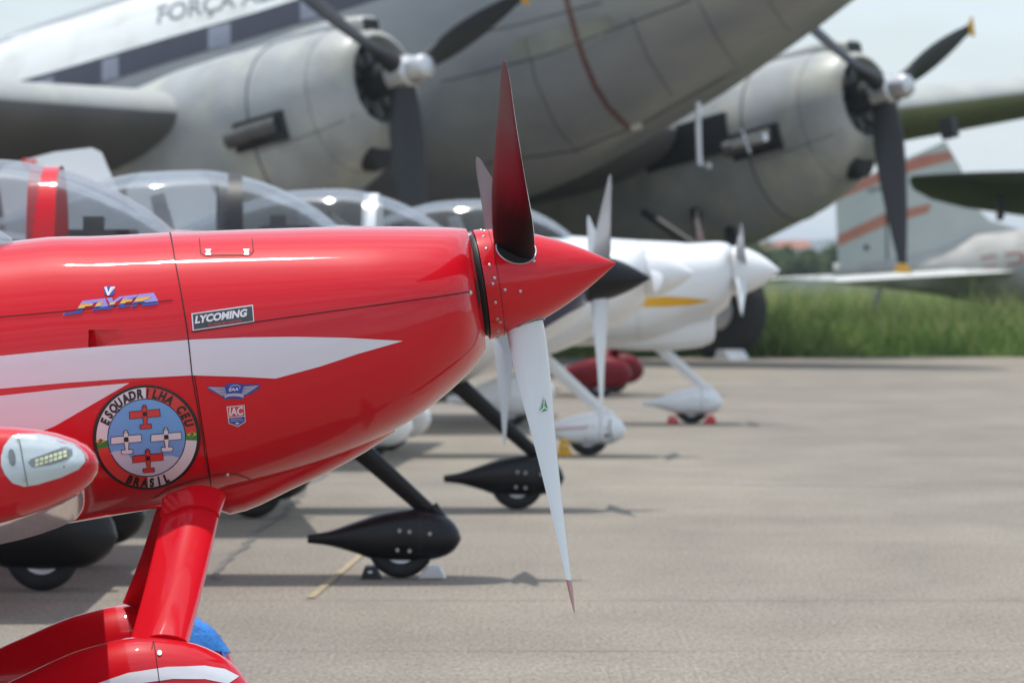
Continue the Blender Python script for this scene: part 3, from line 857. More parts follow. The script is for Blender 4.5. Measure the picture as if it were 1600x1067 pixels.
# canopy and windscreen
wt = curve([(-1.33, 0.345), (-1.5, 0.475), (-1.75, 0.62), (-2.1, 0.72), (-2.6, 0.74), (-3.1, 0.62), (-3.6, 0.40), (-3.75, 0.28)])
wh = curve([(-1.33, 0.06), (-1.45, 0.2), (-1.7, 0.29), (-2.2, 0.33), (-2.8, 0.31), (-3.4, 0.18), (-3.75, 0.05)])
def dome(wt, wh, base, xs, n=26):
    rg = []
    for u in xs:
        rg.append([Vector((u, wh(u) * math.copysign(abs(math.cos(a)) ** 0.8, math.cos(a)), base(u) + max(wt(u) - base(u), 0.002) * abs(math.sin(a)) ** 0.85)) for a in [PI * k / n for k in range(n + 1)]])
    return Geo().loft(rg, False, False, closed=False)
P1.part(dome(wt, wh, curve([(-1.33, 0.335), (-1.7, 0.25), (-3.0, 0.22), (-3.75, 0.22)]), stations(-1.34, -3.75, 30)), 'canopy', [GLASS])
P1.part(Geo().box((-1.62, 0, 0.34), (0.3, 0.44, 0.05)), 'instrument_panel', [PANEL])
P1.part(Geo().box((-2.5, 0, 0.40), (0.14, 0.4, 0.5), rot=Matrix.Rotation(R(-12), 3, 'Y')), 'seat', [SEATM])

# wing with tip light
xt, zt = P1.img(157, 721, -3.52)
CH = 1.47
def wz(y): return zt - 0.004 - (3.4 + y) * 0.0 - (abs(-3.45) - abs(y)) * math.tan(R(3.5))
sec = [(-0.30, xt - 0.02, CH, wz(-0.30), 1.15)] + [(-y, xt - 0.02, CH, wz(-y), 1.15) for y in (0.8, 1.6, 2.4, 3.0, 3.3)]
sec += [(-3.42, xt - 0.012, CH * 0.995, wz(-3.42), 1.14), (-3.48, xt - 0.004, CH * 0.99, wz(-3.48), 1.12), (-3.515, xt - 0.006, CH * 0.98, wz(-3.515), 1.03), (-3.535, xt - 0.012, CH * 0.96, wz(-3.535), 0.9), (-3.552, xt - 0.026, CH * 0.93, wz(-3.552), 0.68), (-3.565, xt - 0.05, CH * 0.88, wz(-3.565), 0.36), (-3.57, xt - 0.08, CH * 0.82, wz(-3.57), 0.1)]
wingR = P1.part(fix_normals and wing_geo(sec, 26, 0.15, 0.012), 'wing', [RED, RED])
sec2 = [(y, xt - 0.02, CH, wz(-y) , 1.0) for y in (0.30, 1.2, 2.4, 3.3)] + [(3.45, xt - 0.05, CH * .93, wz(-3.45), 0.6)]
P1.part(wing_geo(sec2, 18, 0.135, 0.012), 'wing', [RED, RED])
bvw = bvh_of([wingR])
DW = Decal(P1, bvw, -3.52); DW.off0 = 0.0015
LYF = lambda q: 719 + (q - 719) * 0.9
lens_out = [(2, 712), (6, 695), (16, 681), (30, 674), (60, 674), (90, 681), (116, 692), (131, 708), (133, 720), (122, 733), (95, 747), (60, 759), (38, 763), (20, 757), (8, 742), (2, 726)]
lens_out = [(x, LYF(y)) for x, y in lens_out]
lb = DW.put([poly(lens_out, LENSBACK, 9)], 'tip_light', wingR)
rot_ = R(-14)
DW.put([poly([(44, 722), (48, 717), (90, 702), (104, 697), (112, 702), (113, 709), (106, 716), (80, 725), (50, 729)], LAMPG, 8)], 'lamp_housing', lb, 3)
led = []
for k in range(7):
    for r_ in range(2):
        cx = 58 + k * 7.2; cy = 719.5 - k * 2.1 + r_ * 6
        led.append(poly([(cx - 2.8, cy - 2.0), (cx + 2.8, cy - 3.2), (cx + 2.8, cy + 1.4), (cx - 2.8, cy + 2.6)], LED, 10))
DW.put(led, 'led_array', lb, 6)
DW.put([disc(19, 714, 5.5, 13, LAMPG, 26, 8, R(-8))], 'strobe_lamp', lb, 3)
DW.put([stroke([(27, 680), (33, 700), (40, 740), (43, 756)], 1.2, SEAM, 6)], 'lens_joint', lb, 7)
for q in ((27, 684), (12, 713), (26, 729), (38, 748)):
    DW.put([disc(*q, 1.9, 1.9, STEEL, 12)], 'lens_screw', lb, 8)
lo = [(x * 1.05 - 2, (y - 716) * 1.02 + 716) for x, y in lens_out]
v2, f2 = fill(lo, 7)
cx0, cy0 = 66, 717
lens = DW.put([(v2, f2, LENS)], 'lens', lb, 2)
for i, v in enumerate(lens.data.vertices):
    px, py = v2[i]; e_ = ((px - cx0) / 74) ** 2 + ((py - cy0) / 50) ** 2
    v.co.y -= 0.012 * max(0, 1 - e_) ** 0.5

# tail
tz = 0.05
fin = [(-4.35, 0.2), (-4.9, 1.05), (-5.5, 1.1), (-5.75, 0.95), (-5.6, 0.0), (-4.6, 0.0)]
g = Geo(); n = len(fin)
g.add([(x, s * 0.03, z) for s in (-1, 1) for x, z in fin], [tuple(range(n))[::-1], tuple(range(n, 2 * n))] + [(i, (i + 1) % n, n + (i + 1) % n, n + i) for i in range(n)])
P1.part(g, 'tail_fin', [RED])
for s in (-1, 1):
    P1.part(wing_geo([(s * 0.05, -4.5, 0.95, tz, 0.7), (s * 1.35, -4.75, 0.6, tz, 0.7)], 8, 0.1, 0), 'tailplane', [RED, RED])

# main gear: legs, wheel fairings, wheels (built upright in the Empty's frame)
I4 = Matrix.Identity(4)
def p1g(px, py, yl):
    """pixel -> Empty-frame (x, z) on lateral plane"""
    o = P1.Wi @ Vector((0, 0, CAMZ)); d = (P1.Wi @ (Vector((0, 0, CAMZ)) + ray(px, py))) - o
    t = (yl - o.y) / d.y; q = o + d * t; return q.x, q.z
TRK = 0.98
for s in (-1, 1):
    xn, _ = p1g(411, 1060, -TRK); xtop, ztop = p1g(255, 994, -TRK)
    if s > 0:
        xn, _ = p1g(372, 1005, TRK); _, ztop = p1g(225, 944, TRK)
    rings = pant_rings(xn, 0.98, 0.10, ztop, 0.155, s * TRK, 32, 30)
    pant = fix_normals(Geo().loft(rings).build('wheel_fairing', [RED], P1.e))
    wheel(P1, P1.e, xn - 0.36, s * TRK, 0.185, 0.13)
    if s < 0: pantN = pant
    else: pantF = pant
    # flat leg
    ax0, az0 = p1g(305, 768, -0.34); ax1, az1 = p1g(248, 1006, -TRK + 0.02)
    rg = []
    for t in (0, 0.12, 0.3, 0.5, 0.7, 0.88, 1.0):
        yy = s * (0.30 + (TRK - 0.32) * t); zz = az0 - 0.01 + (az1 + 0.01 - az0) * t - 0.02 * math.sin(PI * t); xx = ax0 + (ax1 - ax0) * t
        c = 0.165 - 0.0 * t; ring = []
        dx = Vector((0, s * (TRK - 0.32), az1 - az0)).normalized(); nn = Vector((0, -dx.z * 1.0, dx.y))
        for j in range(28):
            a = 2 * PI * j / 28; cxx, syy = math.cos(a), math.sin(a)
            fx = c * 0.5 * cxx; tk = 0.034 * syy * (1.0 if cxx > -0.1 else max(0.12, 1 + 0.85 * (cxx + 0.1)))
            ring.append(Vector((xx + fx, yy, zz)) + nn * tk)
        rg.append(ring)
    leg = fix_normals(Geo().loft(rg).build('landing_gear_leg', [RED], P1.e))
    cuff = []
    for t, ex in ((0.02, 1.10), (0.06, 1.07), (0.11, 1.04), (0.15, 1.02)):
        yy = s * (0.30 + (TRK - 0.32) * t); zz = az0 - 0.01 + (az1 + 0.01 - az0) * t; xx = ax0 + (ax1 - ax0) * t; ring = []
        for j in range(28):
            a = 2 * PI * j / 28; cxx, syy = math.cos(a), math.sin(a)
            ring.append(Vector((xx + 0.215 * 0.5 * cxx * ex * 0.78, yy, zz)) + nn * (0.034 * syy * (1.0 if cxx > -0.1 else max(0.2, 1 + 0.85 * (cxx + 0.1))) * (ex + 0.15)))
        cuff.append(ring)
    fix_normals(Geo().loft(cuff).build('leg_cuff', [RED], P1.e))
class Flat:  # decal target for shapes built upright
    pass
CF = Flat(); CF.B = I4; CF.img = p1g
DP = Decal(CF, bvh_of([pantN]), -TRK - 0.1)
DP.put([poly([(150, 1067), (200, 1050), (260, 1041), (320, 1040), (352, 1046), (374, 1058), (356, 1068), (320, 1060), (270, 1059), (215, 1066), (170, 1080), (110, 1100), (90, 1095)], STRIPE, 10)], 'fairing_stripe', pantN)
DP.put([stroke([(239, 996), (243, 1020), (249, 1067), (254, 1100)], 1.3, SEAM)], 'fairing_seam', pantN, 2)
DP.put([disc(249, 1021, 3.6, 3.6, STEEL, 14)], 'fairing_screw', pantN, 3)

# blue tape over the nose of the far fairing
DT = Decal(CF, bvh_of([pantF]), TRK - 0.1); DT.off0 = 0.004
v3, f3 = fill([(290, 1000), (294, 976), (300, 966), (312, 960), (330, 966), (345, 974), (358, 983), (366, 993), (371, 1004), (372, 1016), (360, 1022), (330, 1016)], 5)
tape = DT.put([(v3, f3, BLUE_TAPE)], 'blue_tape_wrap', None)
for v in tape.data.vertices:
    v.co += Vector((random.uniform(-1, 1), random.uniform(-1, 0.2), random.uniform(-1, 1))) * 0.0009
tape.matrix_world = P1.W
tag(tape, 'crumpled blue tape wrapped over the nose of the far red wheel fairing', 'tape')

# ------------------------------------------------------------------ the light airplanes standing behind
def light_plane(name, label, tip_px, contact_y, yaw, paint, gear, spin_m, angs, prad, blade_m, frame_m, nose_gear=True, pitch=0.0, decals=None, fin_top=2.4,
                chin=False, cowl_m=None, pant_m=None, length=6.1, tail_m=None, bar_x=-2.6, bar_w=0.07, blade_back_m=None, semi=3.45, sl=0.33, sr=0.155, oz=0.0):
    d = CAMZ * FPX / (contact_y - HORIZ)
    X = (tip_px - 800) / FPX * d
    C = Craft(name, (X, d, 0), yaw, label, 'airplane', 'light airplanes parked in a row', org=(0, 0, (1.46 if not pitch else 1.55) + oz), pitch=pitch)
    e = C.e; cowl_m = cowl_m or paint; pant_m = pant_m or gear
    o = 1.46
    top = curve([(-0.33, 0.155), (-0.36, 0.185), (-0.45, 0.215), (-0.7, 0.25), (-1.0, 0.275), (-1.35, 0.29), (-1.9, 0.325), (-2.02, 0.33), (-2.15, 0.27), (-2.4, 0.23), (-3.6, 0.24), (-4.1, 0.30), (-4.3, 0.33), (-5.0, 0.2), (-length, 0.06)])
    bot = curve([(-0.33, -0.155), (-0.36, -0.21), (-0.45, -0.29), (-0.7, -0.45), (-1.0, -0.60), (-1.3, -0.68), (-2.0, -0.72), (-2.8, -0.72), (-3.8, -0.66), (-4.8, -0.48), (-length, -0.18)])
    hw = curve([(-0.33, 0.155), (-0.35, 0.22), (-0.4, 0.32), (-0.5, 0.39), (-0.7, 0.45), (-1.0, 0.49), (-1.35, 0.51), (-2.0, 0.54), (-3.0, 0.54), (-4.0, 0.42), (-5.0, 0.22), (-length, 0.05)])
    ce = curve([(-0.33, 0), (-0.6, -0.04), (-1.35, -0.15), (-3, -0.15), (-length, -0.06)])
    def rg(u):
        k = max(0.0, (u + 1.35) / 1.02); f = 1 + (sr / 0.155 - 1) * max(0, (u + 0.75) / 0.42)
        r_ = sring(u, top(u), bot(u), hw(u), ce(u), 40, 2.2, 2.5)
        return [Vector((p.x - (sl - 0.33) * k, p.y * f, p.z * (f if p.z < 0 else 1 + (f - 1) * 0.75))) for p in r_]
    cow = C.part(Geo().loft([rg(u) for u in [-0.33, -0.345, -0.36, -0.38, -0.41, -0.45, -0.5, -0.57, -0.66, -0.8, -0.95, -1.1, -1.25, -1.346]], True, False), 'cowling', [cowl_m])
    body = C.part(Geo().loft([rg(u) for u in stations(-1.35, -2.0, 6) + stations(-2.05, -4.3, 18) + stations(-4.5, -length, 10)], False, True), 'fuselage', [paint])
    if chin:
        rr = []
        for u, a, b, w in ((-0.62, -0.42, -0.62, 0.13), (-0.64, -0.38, -0.68, 0.15), (-0.75, -0.40, -0.73, 0.16), (-1.0, -0.45, -0.76, 0.17), (-1.35, -0.55, -0.76, 0.17), (-1.7, -0.66, -0.74, 0.14)):
            rr.append(sring(u, a, b, w, (a + b) / 2, 24, 2.6, 2.6))
        C.part(Geo().loft(rr), 'chin_scoop', [cowl_m], cow)
    # spinner and propeller
    C.part(Geo().revolve([(-sl + sl * t, sr * (1 - t ** 1.9)) for t in [0, 0.1, 0.2, 0.3, 0.4, 0.5, 0.6, 0.7, 0.8, 0.88, 0.95, 0.985, 0.998]], (0.003, 0, 0), (1, 0, 0), 36), 'spinner', [spin_m])
    bbk = blade_back_m or blade_m
    for a in angs:
        g, sp = blade_geo((-sl + 0.09, 0, 0), prad, 0.11, 0.155, R(a), pitch=1.6, n=14)
        C.part(g, 'propeller_blade', [blade_m, bbk, blade_m, bbk], sharp=70)
    # canopy
    wt = curve([(-1.97, 0.325), (-2.1, 0.43), (-2.3, 0.545), (-2.55, 0.635), (-2.85, 0.68), (-3.2, 0.665), (-3.7, 0.54), (-4.15, 0.36), (-4.3, 0.31)])
    wh = curve([(-1.97, 0.10), (-2.1, 0.27), (-2.3, 0.39), (-2.6, 0.46), (-3.1, 0.47), (-3.7, 0.36), (-4.3, 0.12)])
    bs = curve([(-1.97, 0.31), (-2.15, 0.24), (-2.4, 0.18), (-3.6, 0.18), (-4.1, 0.22), (-4.3, 0.29)])
    C.part(dome(wt, wh, bs, stations(-1.975, -4.3, 34)), 'canopy', [GLASS])
    g = Geo(); n = 24
    for k, w_, m_ in ((bar_x, bar_w, 0), ):
        ro = []
        for du, sc_ in ((-w_, 1.004), (w_, 1.004), (w_, 0.955), (-w_, 0.955), (-w_, 1.004)):
            ro.append([Vector((k + du, sc_ * wh(k) * math.copysign(abs(math.cos(a)) ** 0.8, math.cos(a)), bs(k) + sc_ * (wt(k) - bs(k)) * abs(math.sin(a)) ** 0.85)) for a in [PI * q / n for q in range(n + 1)]])
        g.loft(ro, False, False, closed=False)
    C.part(g, 'canopy_bow', [frame_m])
    g = Geo()
    for s in (-1, 1):
        g.tube([(u, s * wh(u) * 0.99, bs(u) + 0.015) for u in stations(-2.1, -4.2, 14)], 0.018, 6)
    C.part(g, 'canopy_rail', [frame_m])
    C.part(Geo().box((-2.32, 0, 0.28), (0.30, 0.7, 0.10)).box((-2.43, 0, 0.18), (0.05, 0.8, 0.22)), 'instrument_panel', [PANEL])
    C.part(Geo().box((-2.36, -0.14, 0.36), (0.10, 0.12, 0.07)), 'compass', [PANEL])
    for s in (-1, 1):
        g = Geo().box((-3.05, s * 0.22, 0.22), (0.12, 0.36, 0.40), rot=Matrix.Rotation(R(-14), 3, 'Y')).box((-3.10, s * 0.22, 0.46), (0.09, 0.2, 0.13), rot=Matrix.Rotation(R(-14), 3, 'Y'))
        C.part(g, 'seat', [SEATM])
    # wings, tail
    for s in (-1, 1):
        sec = [(s * 0.4, -2.28, 1.45, -0.60, 1.0), (s * 1.5, -2.28, 1.45, -0.54, 1.0), (s * (semi - 0.2), -2.28, 1.45, -0.43, 1.0), (s * (semi - 0.06), -2.30, 1.40, -0.42, 0.8), (s * semi, -2.38, 1.25, -0.42, 0.3)]
        fix_normals(C.part(wing_geo(sec, 12, 0.135, 0.015), 'wing', [paint, paint]))
        fix_normals(C.part(wing_geo([(s * 0.05, -length + 0.75, 0.8, 0.1, 0.8), (s * 1.35, -length + 0.65, 0.6, 0.1, 0.8)], 8, 0.1, 0), 'tailplane', [paint, paint]))
    zt_ = fin_top - o
    fin = [(-length + 1.05, 0.1), (-length + 0.62, zt_ - 0.06), (-length + 0.52, zt_), (-length + 0.0, zt_ + 0.0), (-length - 0.14, zt_ - 0.12), (-length - 0.16, zt_ - 0.3), (-length - 0.02, -0.1), (-length + 0.3, -0.12)]
    if name == 'white_airplane' and fin_top > 2.45:
        fin = [(-length + 1.05, 0.1), (-length + 0.68, zt_ - 0.04), (-length + 0.60, zt_ + 0.0), (-length + 0.30, zt_ - 0.035), (-length - 0.10, zt_ - 0.14), (-length - 0.16, zt_ - 0.22), (-length - 0.02, -0.1), (-length + 0.3, -0.12)]
    n = len(fin); g = Geo()
    g.add([(x, s * 0.035, z) for s in (-1, 1) for x, z in fin], [tuple(range(n))[::-1], tuple(range(n, 2 * n))] + [(i, (i + 1) % n, n + (i + 1) % n, n + i) for i in range(n)])
    tf = fix_normals(C.part(g, 'tail_fin', [tail_m or paint]))
    if fin_top > 2.45:
        C.part(Geo().tube([(-length + 0.10, -0.04, zt_ - 0.17), (-length + 0.05, -0.04, zt_ - 0.09)], 0.022, 10).tube([(-length + 0.08, -0.04, zt_ - 0.12), (-length + 0.16, -0.04, zt_ - 0.11)], 0.014, 8), 'beacon', [PRED], tf)
    # gear, upright in the Empty's frame
    kx = 0.0
    if nose_gear:
        L_ = leg_geo((-1.28, 0, 0.86), (-0.66, 0, 0.30), 0.12, 0.075, 0.55).build('nose_gear_leg', [gear], e)
        fix_normals(L_)
        fork = Geo().tube([(-0.69, 0, 0.36), (-0.645, 0, 0.30), (-0.66, 0, 0.24), (-0.74, 0, 0.2)], 0.03, 10).build('nose_fork', [gear], e)
        np_ = fix_normals(Geo().loft(pant_rings(-0.545, 0.765, 0.085, 0.345, 0.115, 0, 28, 26, 0.5)).build('nose_wheel_fairing', [pant_m], e))
        wheel(C, e, -0.845, 0, 0.168, 0.12, 'nose_wheel')
        for kk in (9, ):
            rr0 = pant_rings(-0.545, 0.765, 0.085, 0.345, 0.1155, 0, 28, 26, 0.5)[kk]
            Geo().tube(rr0 + rr0[:1], 0.0022, 5).build('fairing_seam', [SEAMB], np_)
        g = Geo()
        for q, z in ((-0.80, 0.235), (-0.85, 0.24), (-0.70, 0.225), (-0.80, 0.14), (-0.86, 0.145)):
            g.revolve([(0, 0.011), (0.006, 0.008)], (q, -0.112, z), (0, -1, 0), 8)
        g.build('fairing_screw', [STEEL], np_)
        main_x, px0 = -2.52, -2.18
        root = -2.30
    else:
        main_x, px0 = -1.38, -1.02
        root = -1.25
    TRm = 1.08
    for s in (-1, 1):
        fix_normals(leg_geo((root, s * 0.42, 0.82), (main_x + 0.02, s * (TRm - 0.03), 0.38), 0.15, 0.10, 0.4).build('landing_gear_leg', [gear], e))
        fix_normals(Geo().loft(pant_rings(px0, 0.95, 0.10, 0.47, 0.14, s * TRm, 28, 24)).build('wheel_fairing', [pant_m], e))
        wheel(C, e, px0 - 0.36, s * TRm, 0.18, 0.13)
    if not nose_gear:
        g = Geo().tube([C.B @ Vector((-5.6, 0, -0.2)), C.B @ Vector((-5.95, 0, -0.42))], 0.02, 8)
        g.build('tail_spring', [STEEL], e)
    if decals:
        bv = bvh_of([cow, body]); DD = Decal(C, bv, -0.48); DD.off0 = 0.005
        decals(DD, e, C)
    return C

P2 = light_plane('red_airplane', 'red airplane with black legs and wheel fairings, second in the row, behind the nearest one', 892, 903, 0.0, RED, BLACK, RED, (30, 150, 270), 0.84,
                 BLADE_G, RED, pant_m=BLACK, blade_back_m=BLADE_W, sl=0.42, oz=-0.06)

def dec3(D, e, C):
    v, f, m = poly([(780, 455), (934, 452), (934, 470), (890, 490), (840, 520), (780, 530)], NAVY, 12)
    D.put([(v, f, m)], 'navy_cowl_panel', e)
P3 = light_plane('white_airplane', 'white airplane with black spinner and black nose wheel fairing, third in the row', 1016, 795, R(4), WHITE, BLACK, BLACK, (51, 171, 293), 1.02,
                 BLADE_W, BLACKSAT, pant_m=BLACK, decals=dec3, bar_x=-2.66, bar_w=0.075, blade_back_m=BLADE_G, sl=0.41)

def dec4(D, e, C):
    pass
P4 = light_plane('white_airplane', 'all white airplane with white spinner and yellow nose wheel chock, fourth in the row', 1084, 712, R(-3), WHITE, WHITE, WHITE, (99, 279), 0.9,
                 BLADE_W, WHITE, decals=dec4, fin_top=2.47, length=5.45, bar_x=-2.58, bar_w=0.055, sl=0.38, sr=0.19)

def dec5(D, e, C):
    D.put([poly([(960, 470), (1000, 466), (1040, 462.5), (1075, 465), (1112, 469.5), (1080, 476.5), (1040, 479), (1000, 479.5), (960, 480)], YELLOW, 10)], 'yellow_stripe', e)
P5 = light_plane('white_airplane', 'white airplane with yellow cowl stripe and red nose wheel chocks, fifth in the row', 1219, 662, R(-2), WHITE, WHITE, WHITE, (60, 118, 244), 0.9,
                 BLADE_W, WHITE, decals=dec5, chin=True, bar_x=-2.6, blade_back_m=BLADE_G, sl=0.46, sr=0.235)
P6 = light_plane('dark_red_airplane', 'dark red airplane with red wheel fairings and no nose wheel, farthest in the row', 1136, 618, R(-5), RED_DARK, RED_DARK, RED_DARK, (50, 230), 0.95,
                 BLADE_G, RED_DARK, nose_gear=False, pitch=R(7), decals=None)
# red trim line on the white nose-wheel fairing of the fourth airplane, gap line of its front half
for o in P4.e.children:
    if o.name.startswith('nose_wheel_fairing'):
        def p4g(px, py, yl, C=P4):
            a = C.Wi @ Vector((0, 0, CAMZ)); d = (C.Wi @ (Vector((0, 0, CAMZ)) + ray(px, py))) - a
            t = (yl - a.y) / d.y; q = a + d * t; return q.x, q.z
        F4 = Flat(); F4.B = I4; F4.img = p4g
        D4 = Decal(F4, bvh_of([o]), -0.1)
        D4.put([stroke([(850, 671), (880, 668), (920, 667)], 1.6, PRED, 5), stroke([(850, 675), (880, 671), (915, 669)], 1.2, NAVY, 5)], 'trim_line', o)
        D4.put([stroke([(953, 655), (952, 668), (955, 680), (957, 695), (955, 708)], 2.0, PBLACK, 4), disc(948, 680, 4, 3, PBLACK, 10)], 'fairing_seam', o, 1)

# ------------------------------------------------------------------ wheel chocks
def chock(name, loc, rz, size, m, label, group=None):
    l, w, h = size
    e = empty(name, loc, rz)
    g = Geo().add([(-l/2, -w/2, 0), (l/2, -w/2, 0), (l*0.15, -w/2, h), (-l*0.3, -w/2, h), (-l/2, w/2, 0), (l/2, w/2, 0), (l*0.15, w/2, h), (-l*0.3, w/2, h)],
                  [(0, 1, 2, 3), (7, 6, 5, 4), (1, 5, 6, 2), (2, 6, 7, 3), (3, 7, 4, 0), (0, 4, 5, 1)])
    o = g.build('wedge', [m], e, False); fix_normals(o)
    bv = o.modifiers.new('bevel', 'BEVEL'); bv.width = 0.006; bv.segments = 2
    fix_normals(Geo().tube([(-l*0.1, -w*0.52, h*0.55), (-l*0.1, -w*0.62, h*0.6), (0, -w*0.62, h*0.6), (0, -w*0.52, h*0.55)], 0.006, 6).build('handle', [STEEL], e))
    tag(e, label, 'chock', group)
    return e
def on(C, x, y): return (C.W @ Vector((x, y, 0)))[:]
chock('wheel_chock', on(P2, -0.845 - 0.145, 0), 0, (0.11, 0.22, 0.06), BLACKSAT, 'black chock behind the black nose wheel of the second airplane')
chock('wheel_chock', on(P2, -0.845 + 0.155, 0), PI, (0.14, 0.22, 0.06), ALU, 'shiny metal chock in front of the black nose wheel of the second airplane')
chock('wheel_chock', on(P4, -0.845 - 0.19, -0.02), 0, (0.13, 0.2, 0.12), YELLOW, 'yellow chock behind the white nose wheel of the fourth airplane')
chock('wheel_chock', on(P5, -0.845 - 0.175, 0), 0, (0.13, 0.22, 0.075), PRED, 'red chock behind the white nose wheel, under the yellow striped airplane')
chock('wheel_chock', on(P5, -0.845 + 0.175, 0), PI, (0.13, 0.22, 0.075), PRED, 'red chock in front of the white nose wheel, under the yellow striped airplane')

# ------------------------------------------------------------------ the big grey transport
ym, pm = R(-40), R(11.7)
mid = Vector((2.19, 85.9, 4.19))
T = Craft('transport_airplane', (mid.x, mid.y, 0), ym, 'large weathered grey twin engine transport airplane with white roof, looming behind the row', 'airplane', org=(0, 0, mid.z), pitch=pm)
ES = 5.75
ftop = curve([(6.0, 1.55), (5.6, 2.1), (4.8, 2.7), (3.5, 3.15), (2, 3.4), (0, 3.55), (-6, 3.75), (-12, 3.75), (-18, 3.2), (-24, 2.1)])
fbot = curve([(6.0, 1.45), (5.6, 1.25), (4.8, 0.98), (3.5, 0.50), (2.2, 0.08), (1.0, -0.28), (0, -0.55), (-3, -1.10), (-7, -1.2), (-12, -0.9), (-18, 0.2), (-24, 1.3)])
fhw = curve([(6.0, 0.1), (5.6, 0.6), (4.8, 1.15), (3.5, 1.65), (2, 1.95), (0, 2.1), (-8, 2.1), (-14, 1.7), (-20, 0.9), (-24, 0.15)])
NF = 72
xs = stations(6.0, 3.5, 12) + stations(3.2, -24, 40)
rgs = []
for u in xs:
    t_, b_, w_ = ftop(u), fbot(u), fhw(u); rgs.append(sring(u, t_, b_, w_, (t_ + b_) / 2 - 0.1, NF, 2.1, 2.1))
g = Geo().loft(rgs)
tf = T.part(g, 'fuselage', [TGREY])
bvT = bvh_of([tf])
DTf = Decal(T, bvT, -1.9, 'seen'); DTf.off0 = 0.006
def C2(l): return [(x, y) for x, y in l]
# white upper part, dark window line, windows, lettering, warning stripe
whp = [(-260, 222), (-100, 168), (0, 136), (124, 101), (262, 60), (400, 20), (460, 1), (600, -45), (700, -80), (700, -150), (600, -150), (400, -150), (200, -150), (0, -100), (-120, -20), (-260, 60)]
white = DTf.put([poly(whp, TWHITE, 22)], 'white_roof', tf)
band = DTf.put([poly([(-260, 222), (0, 136), (124, 101), (262, 60), (400, 20), (460, 1), (700, -80), (700, -38), (525, 20), (400, 58), (262, 98), (124, 142), (0, 182), (-260, 268)], TBAND, 20)], 'window_band', tf, 4)
for x0, x1, yy in ((160, 186, 108), (326, 361, 57), (470, 500, 13), (60, 84, 140)):
    sl = -0.293
    DTf.put([poly([(x0, yy - 17 - sl * 13), (x1, yy - 17 + sl * 13), (x1, yy + 17 + sl * 13), (x0, yy + 17 - sl * 13)], TWIN, 12)], 'cabin_window', tf, 9)
DTf.put([words('FORÇA AÉREA', 246, 38, 27, TLETTER, R(-12), 250, 0.25, 0.02)], 'lettering', tf, 6)
ws = [(878, -30), (888, 10), (899, 50), (912, 92), (930, 135), (950, 167), (975, 193), (994, 205)]
DTf.put([stroke(ws, 8.5, TRED, 8)], 'warning_stripe', tf, 3)
for sm in ([(690, 128), (760, 112), (860, 84), (1000, 30), (1080, 0)], [(700, 60), (800, 42), (940, 4)], [(760, 255), (900, 235), (1010, 190), (1150, 110)]):
    DTf.put([stroke(sm, 2.2, TBAND, 12)], 'skin_lap', tf, 2)
for sm in ([(820, 60), (838, 130), (870, 200), (905, 240)], [(985, 25), (1012, 90), (1050, 150)], [(1090, 0), (1120, 60), (1155, 110)], [(1200, 0), (1225, 40), (1250, 62)]):
    DTf.put([stroke(sm, 1.3, TBAND, 10)], 'skin_joint', tf, 2)
DTf.put([poly([(795, 66), (860, 47), (950, 24), (968, 46), (900, 76), (850, 88), (800, 98)], FADE, 12)], 'faded_patch', tf, 1)
DTf.put([poly([(984, 196), (1002, 190), (1004, 200), (988, 206)], TWHITE, 12)], 'drain_panel', tf, 5)

# tail far behind (hidden by the wing from here)
fin = [(-19.5, 2.0), (-21.8, 6.4), (-24, 6.6), (-25, 5.4), (-24, 1.3), (-22, 1.2)]
n = len(fin); g = Geo()
g.add([(x, s * 0.12, z) for s in (-1, 1) for x, z in fin], [tuple(range(n))[::-1], tuple(range(n, 2 * n))] + [(i, (i + 1) % n, n + (i + 1) % n, n + i) for i in range(n)])
fix_normals(T.part(g, 'tail_fin', [TWHITE]))
for s in (-1, 1):
    fix_normals(T.part(wing_geo([(s * 0.3, -20.5, 3.4, 1.7, 0.8), (s * 6.5, -22, 1.6, 1.9, 0.8)], 8, 0.1, 0), 'tailplane', [TWING, TWING]))

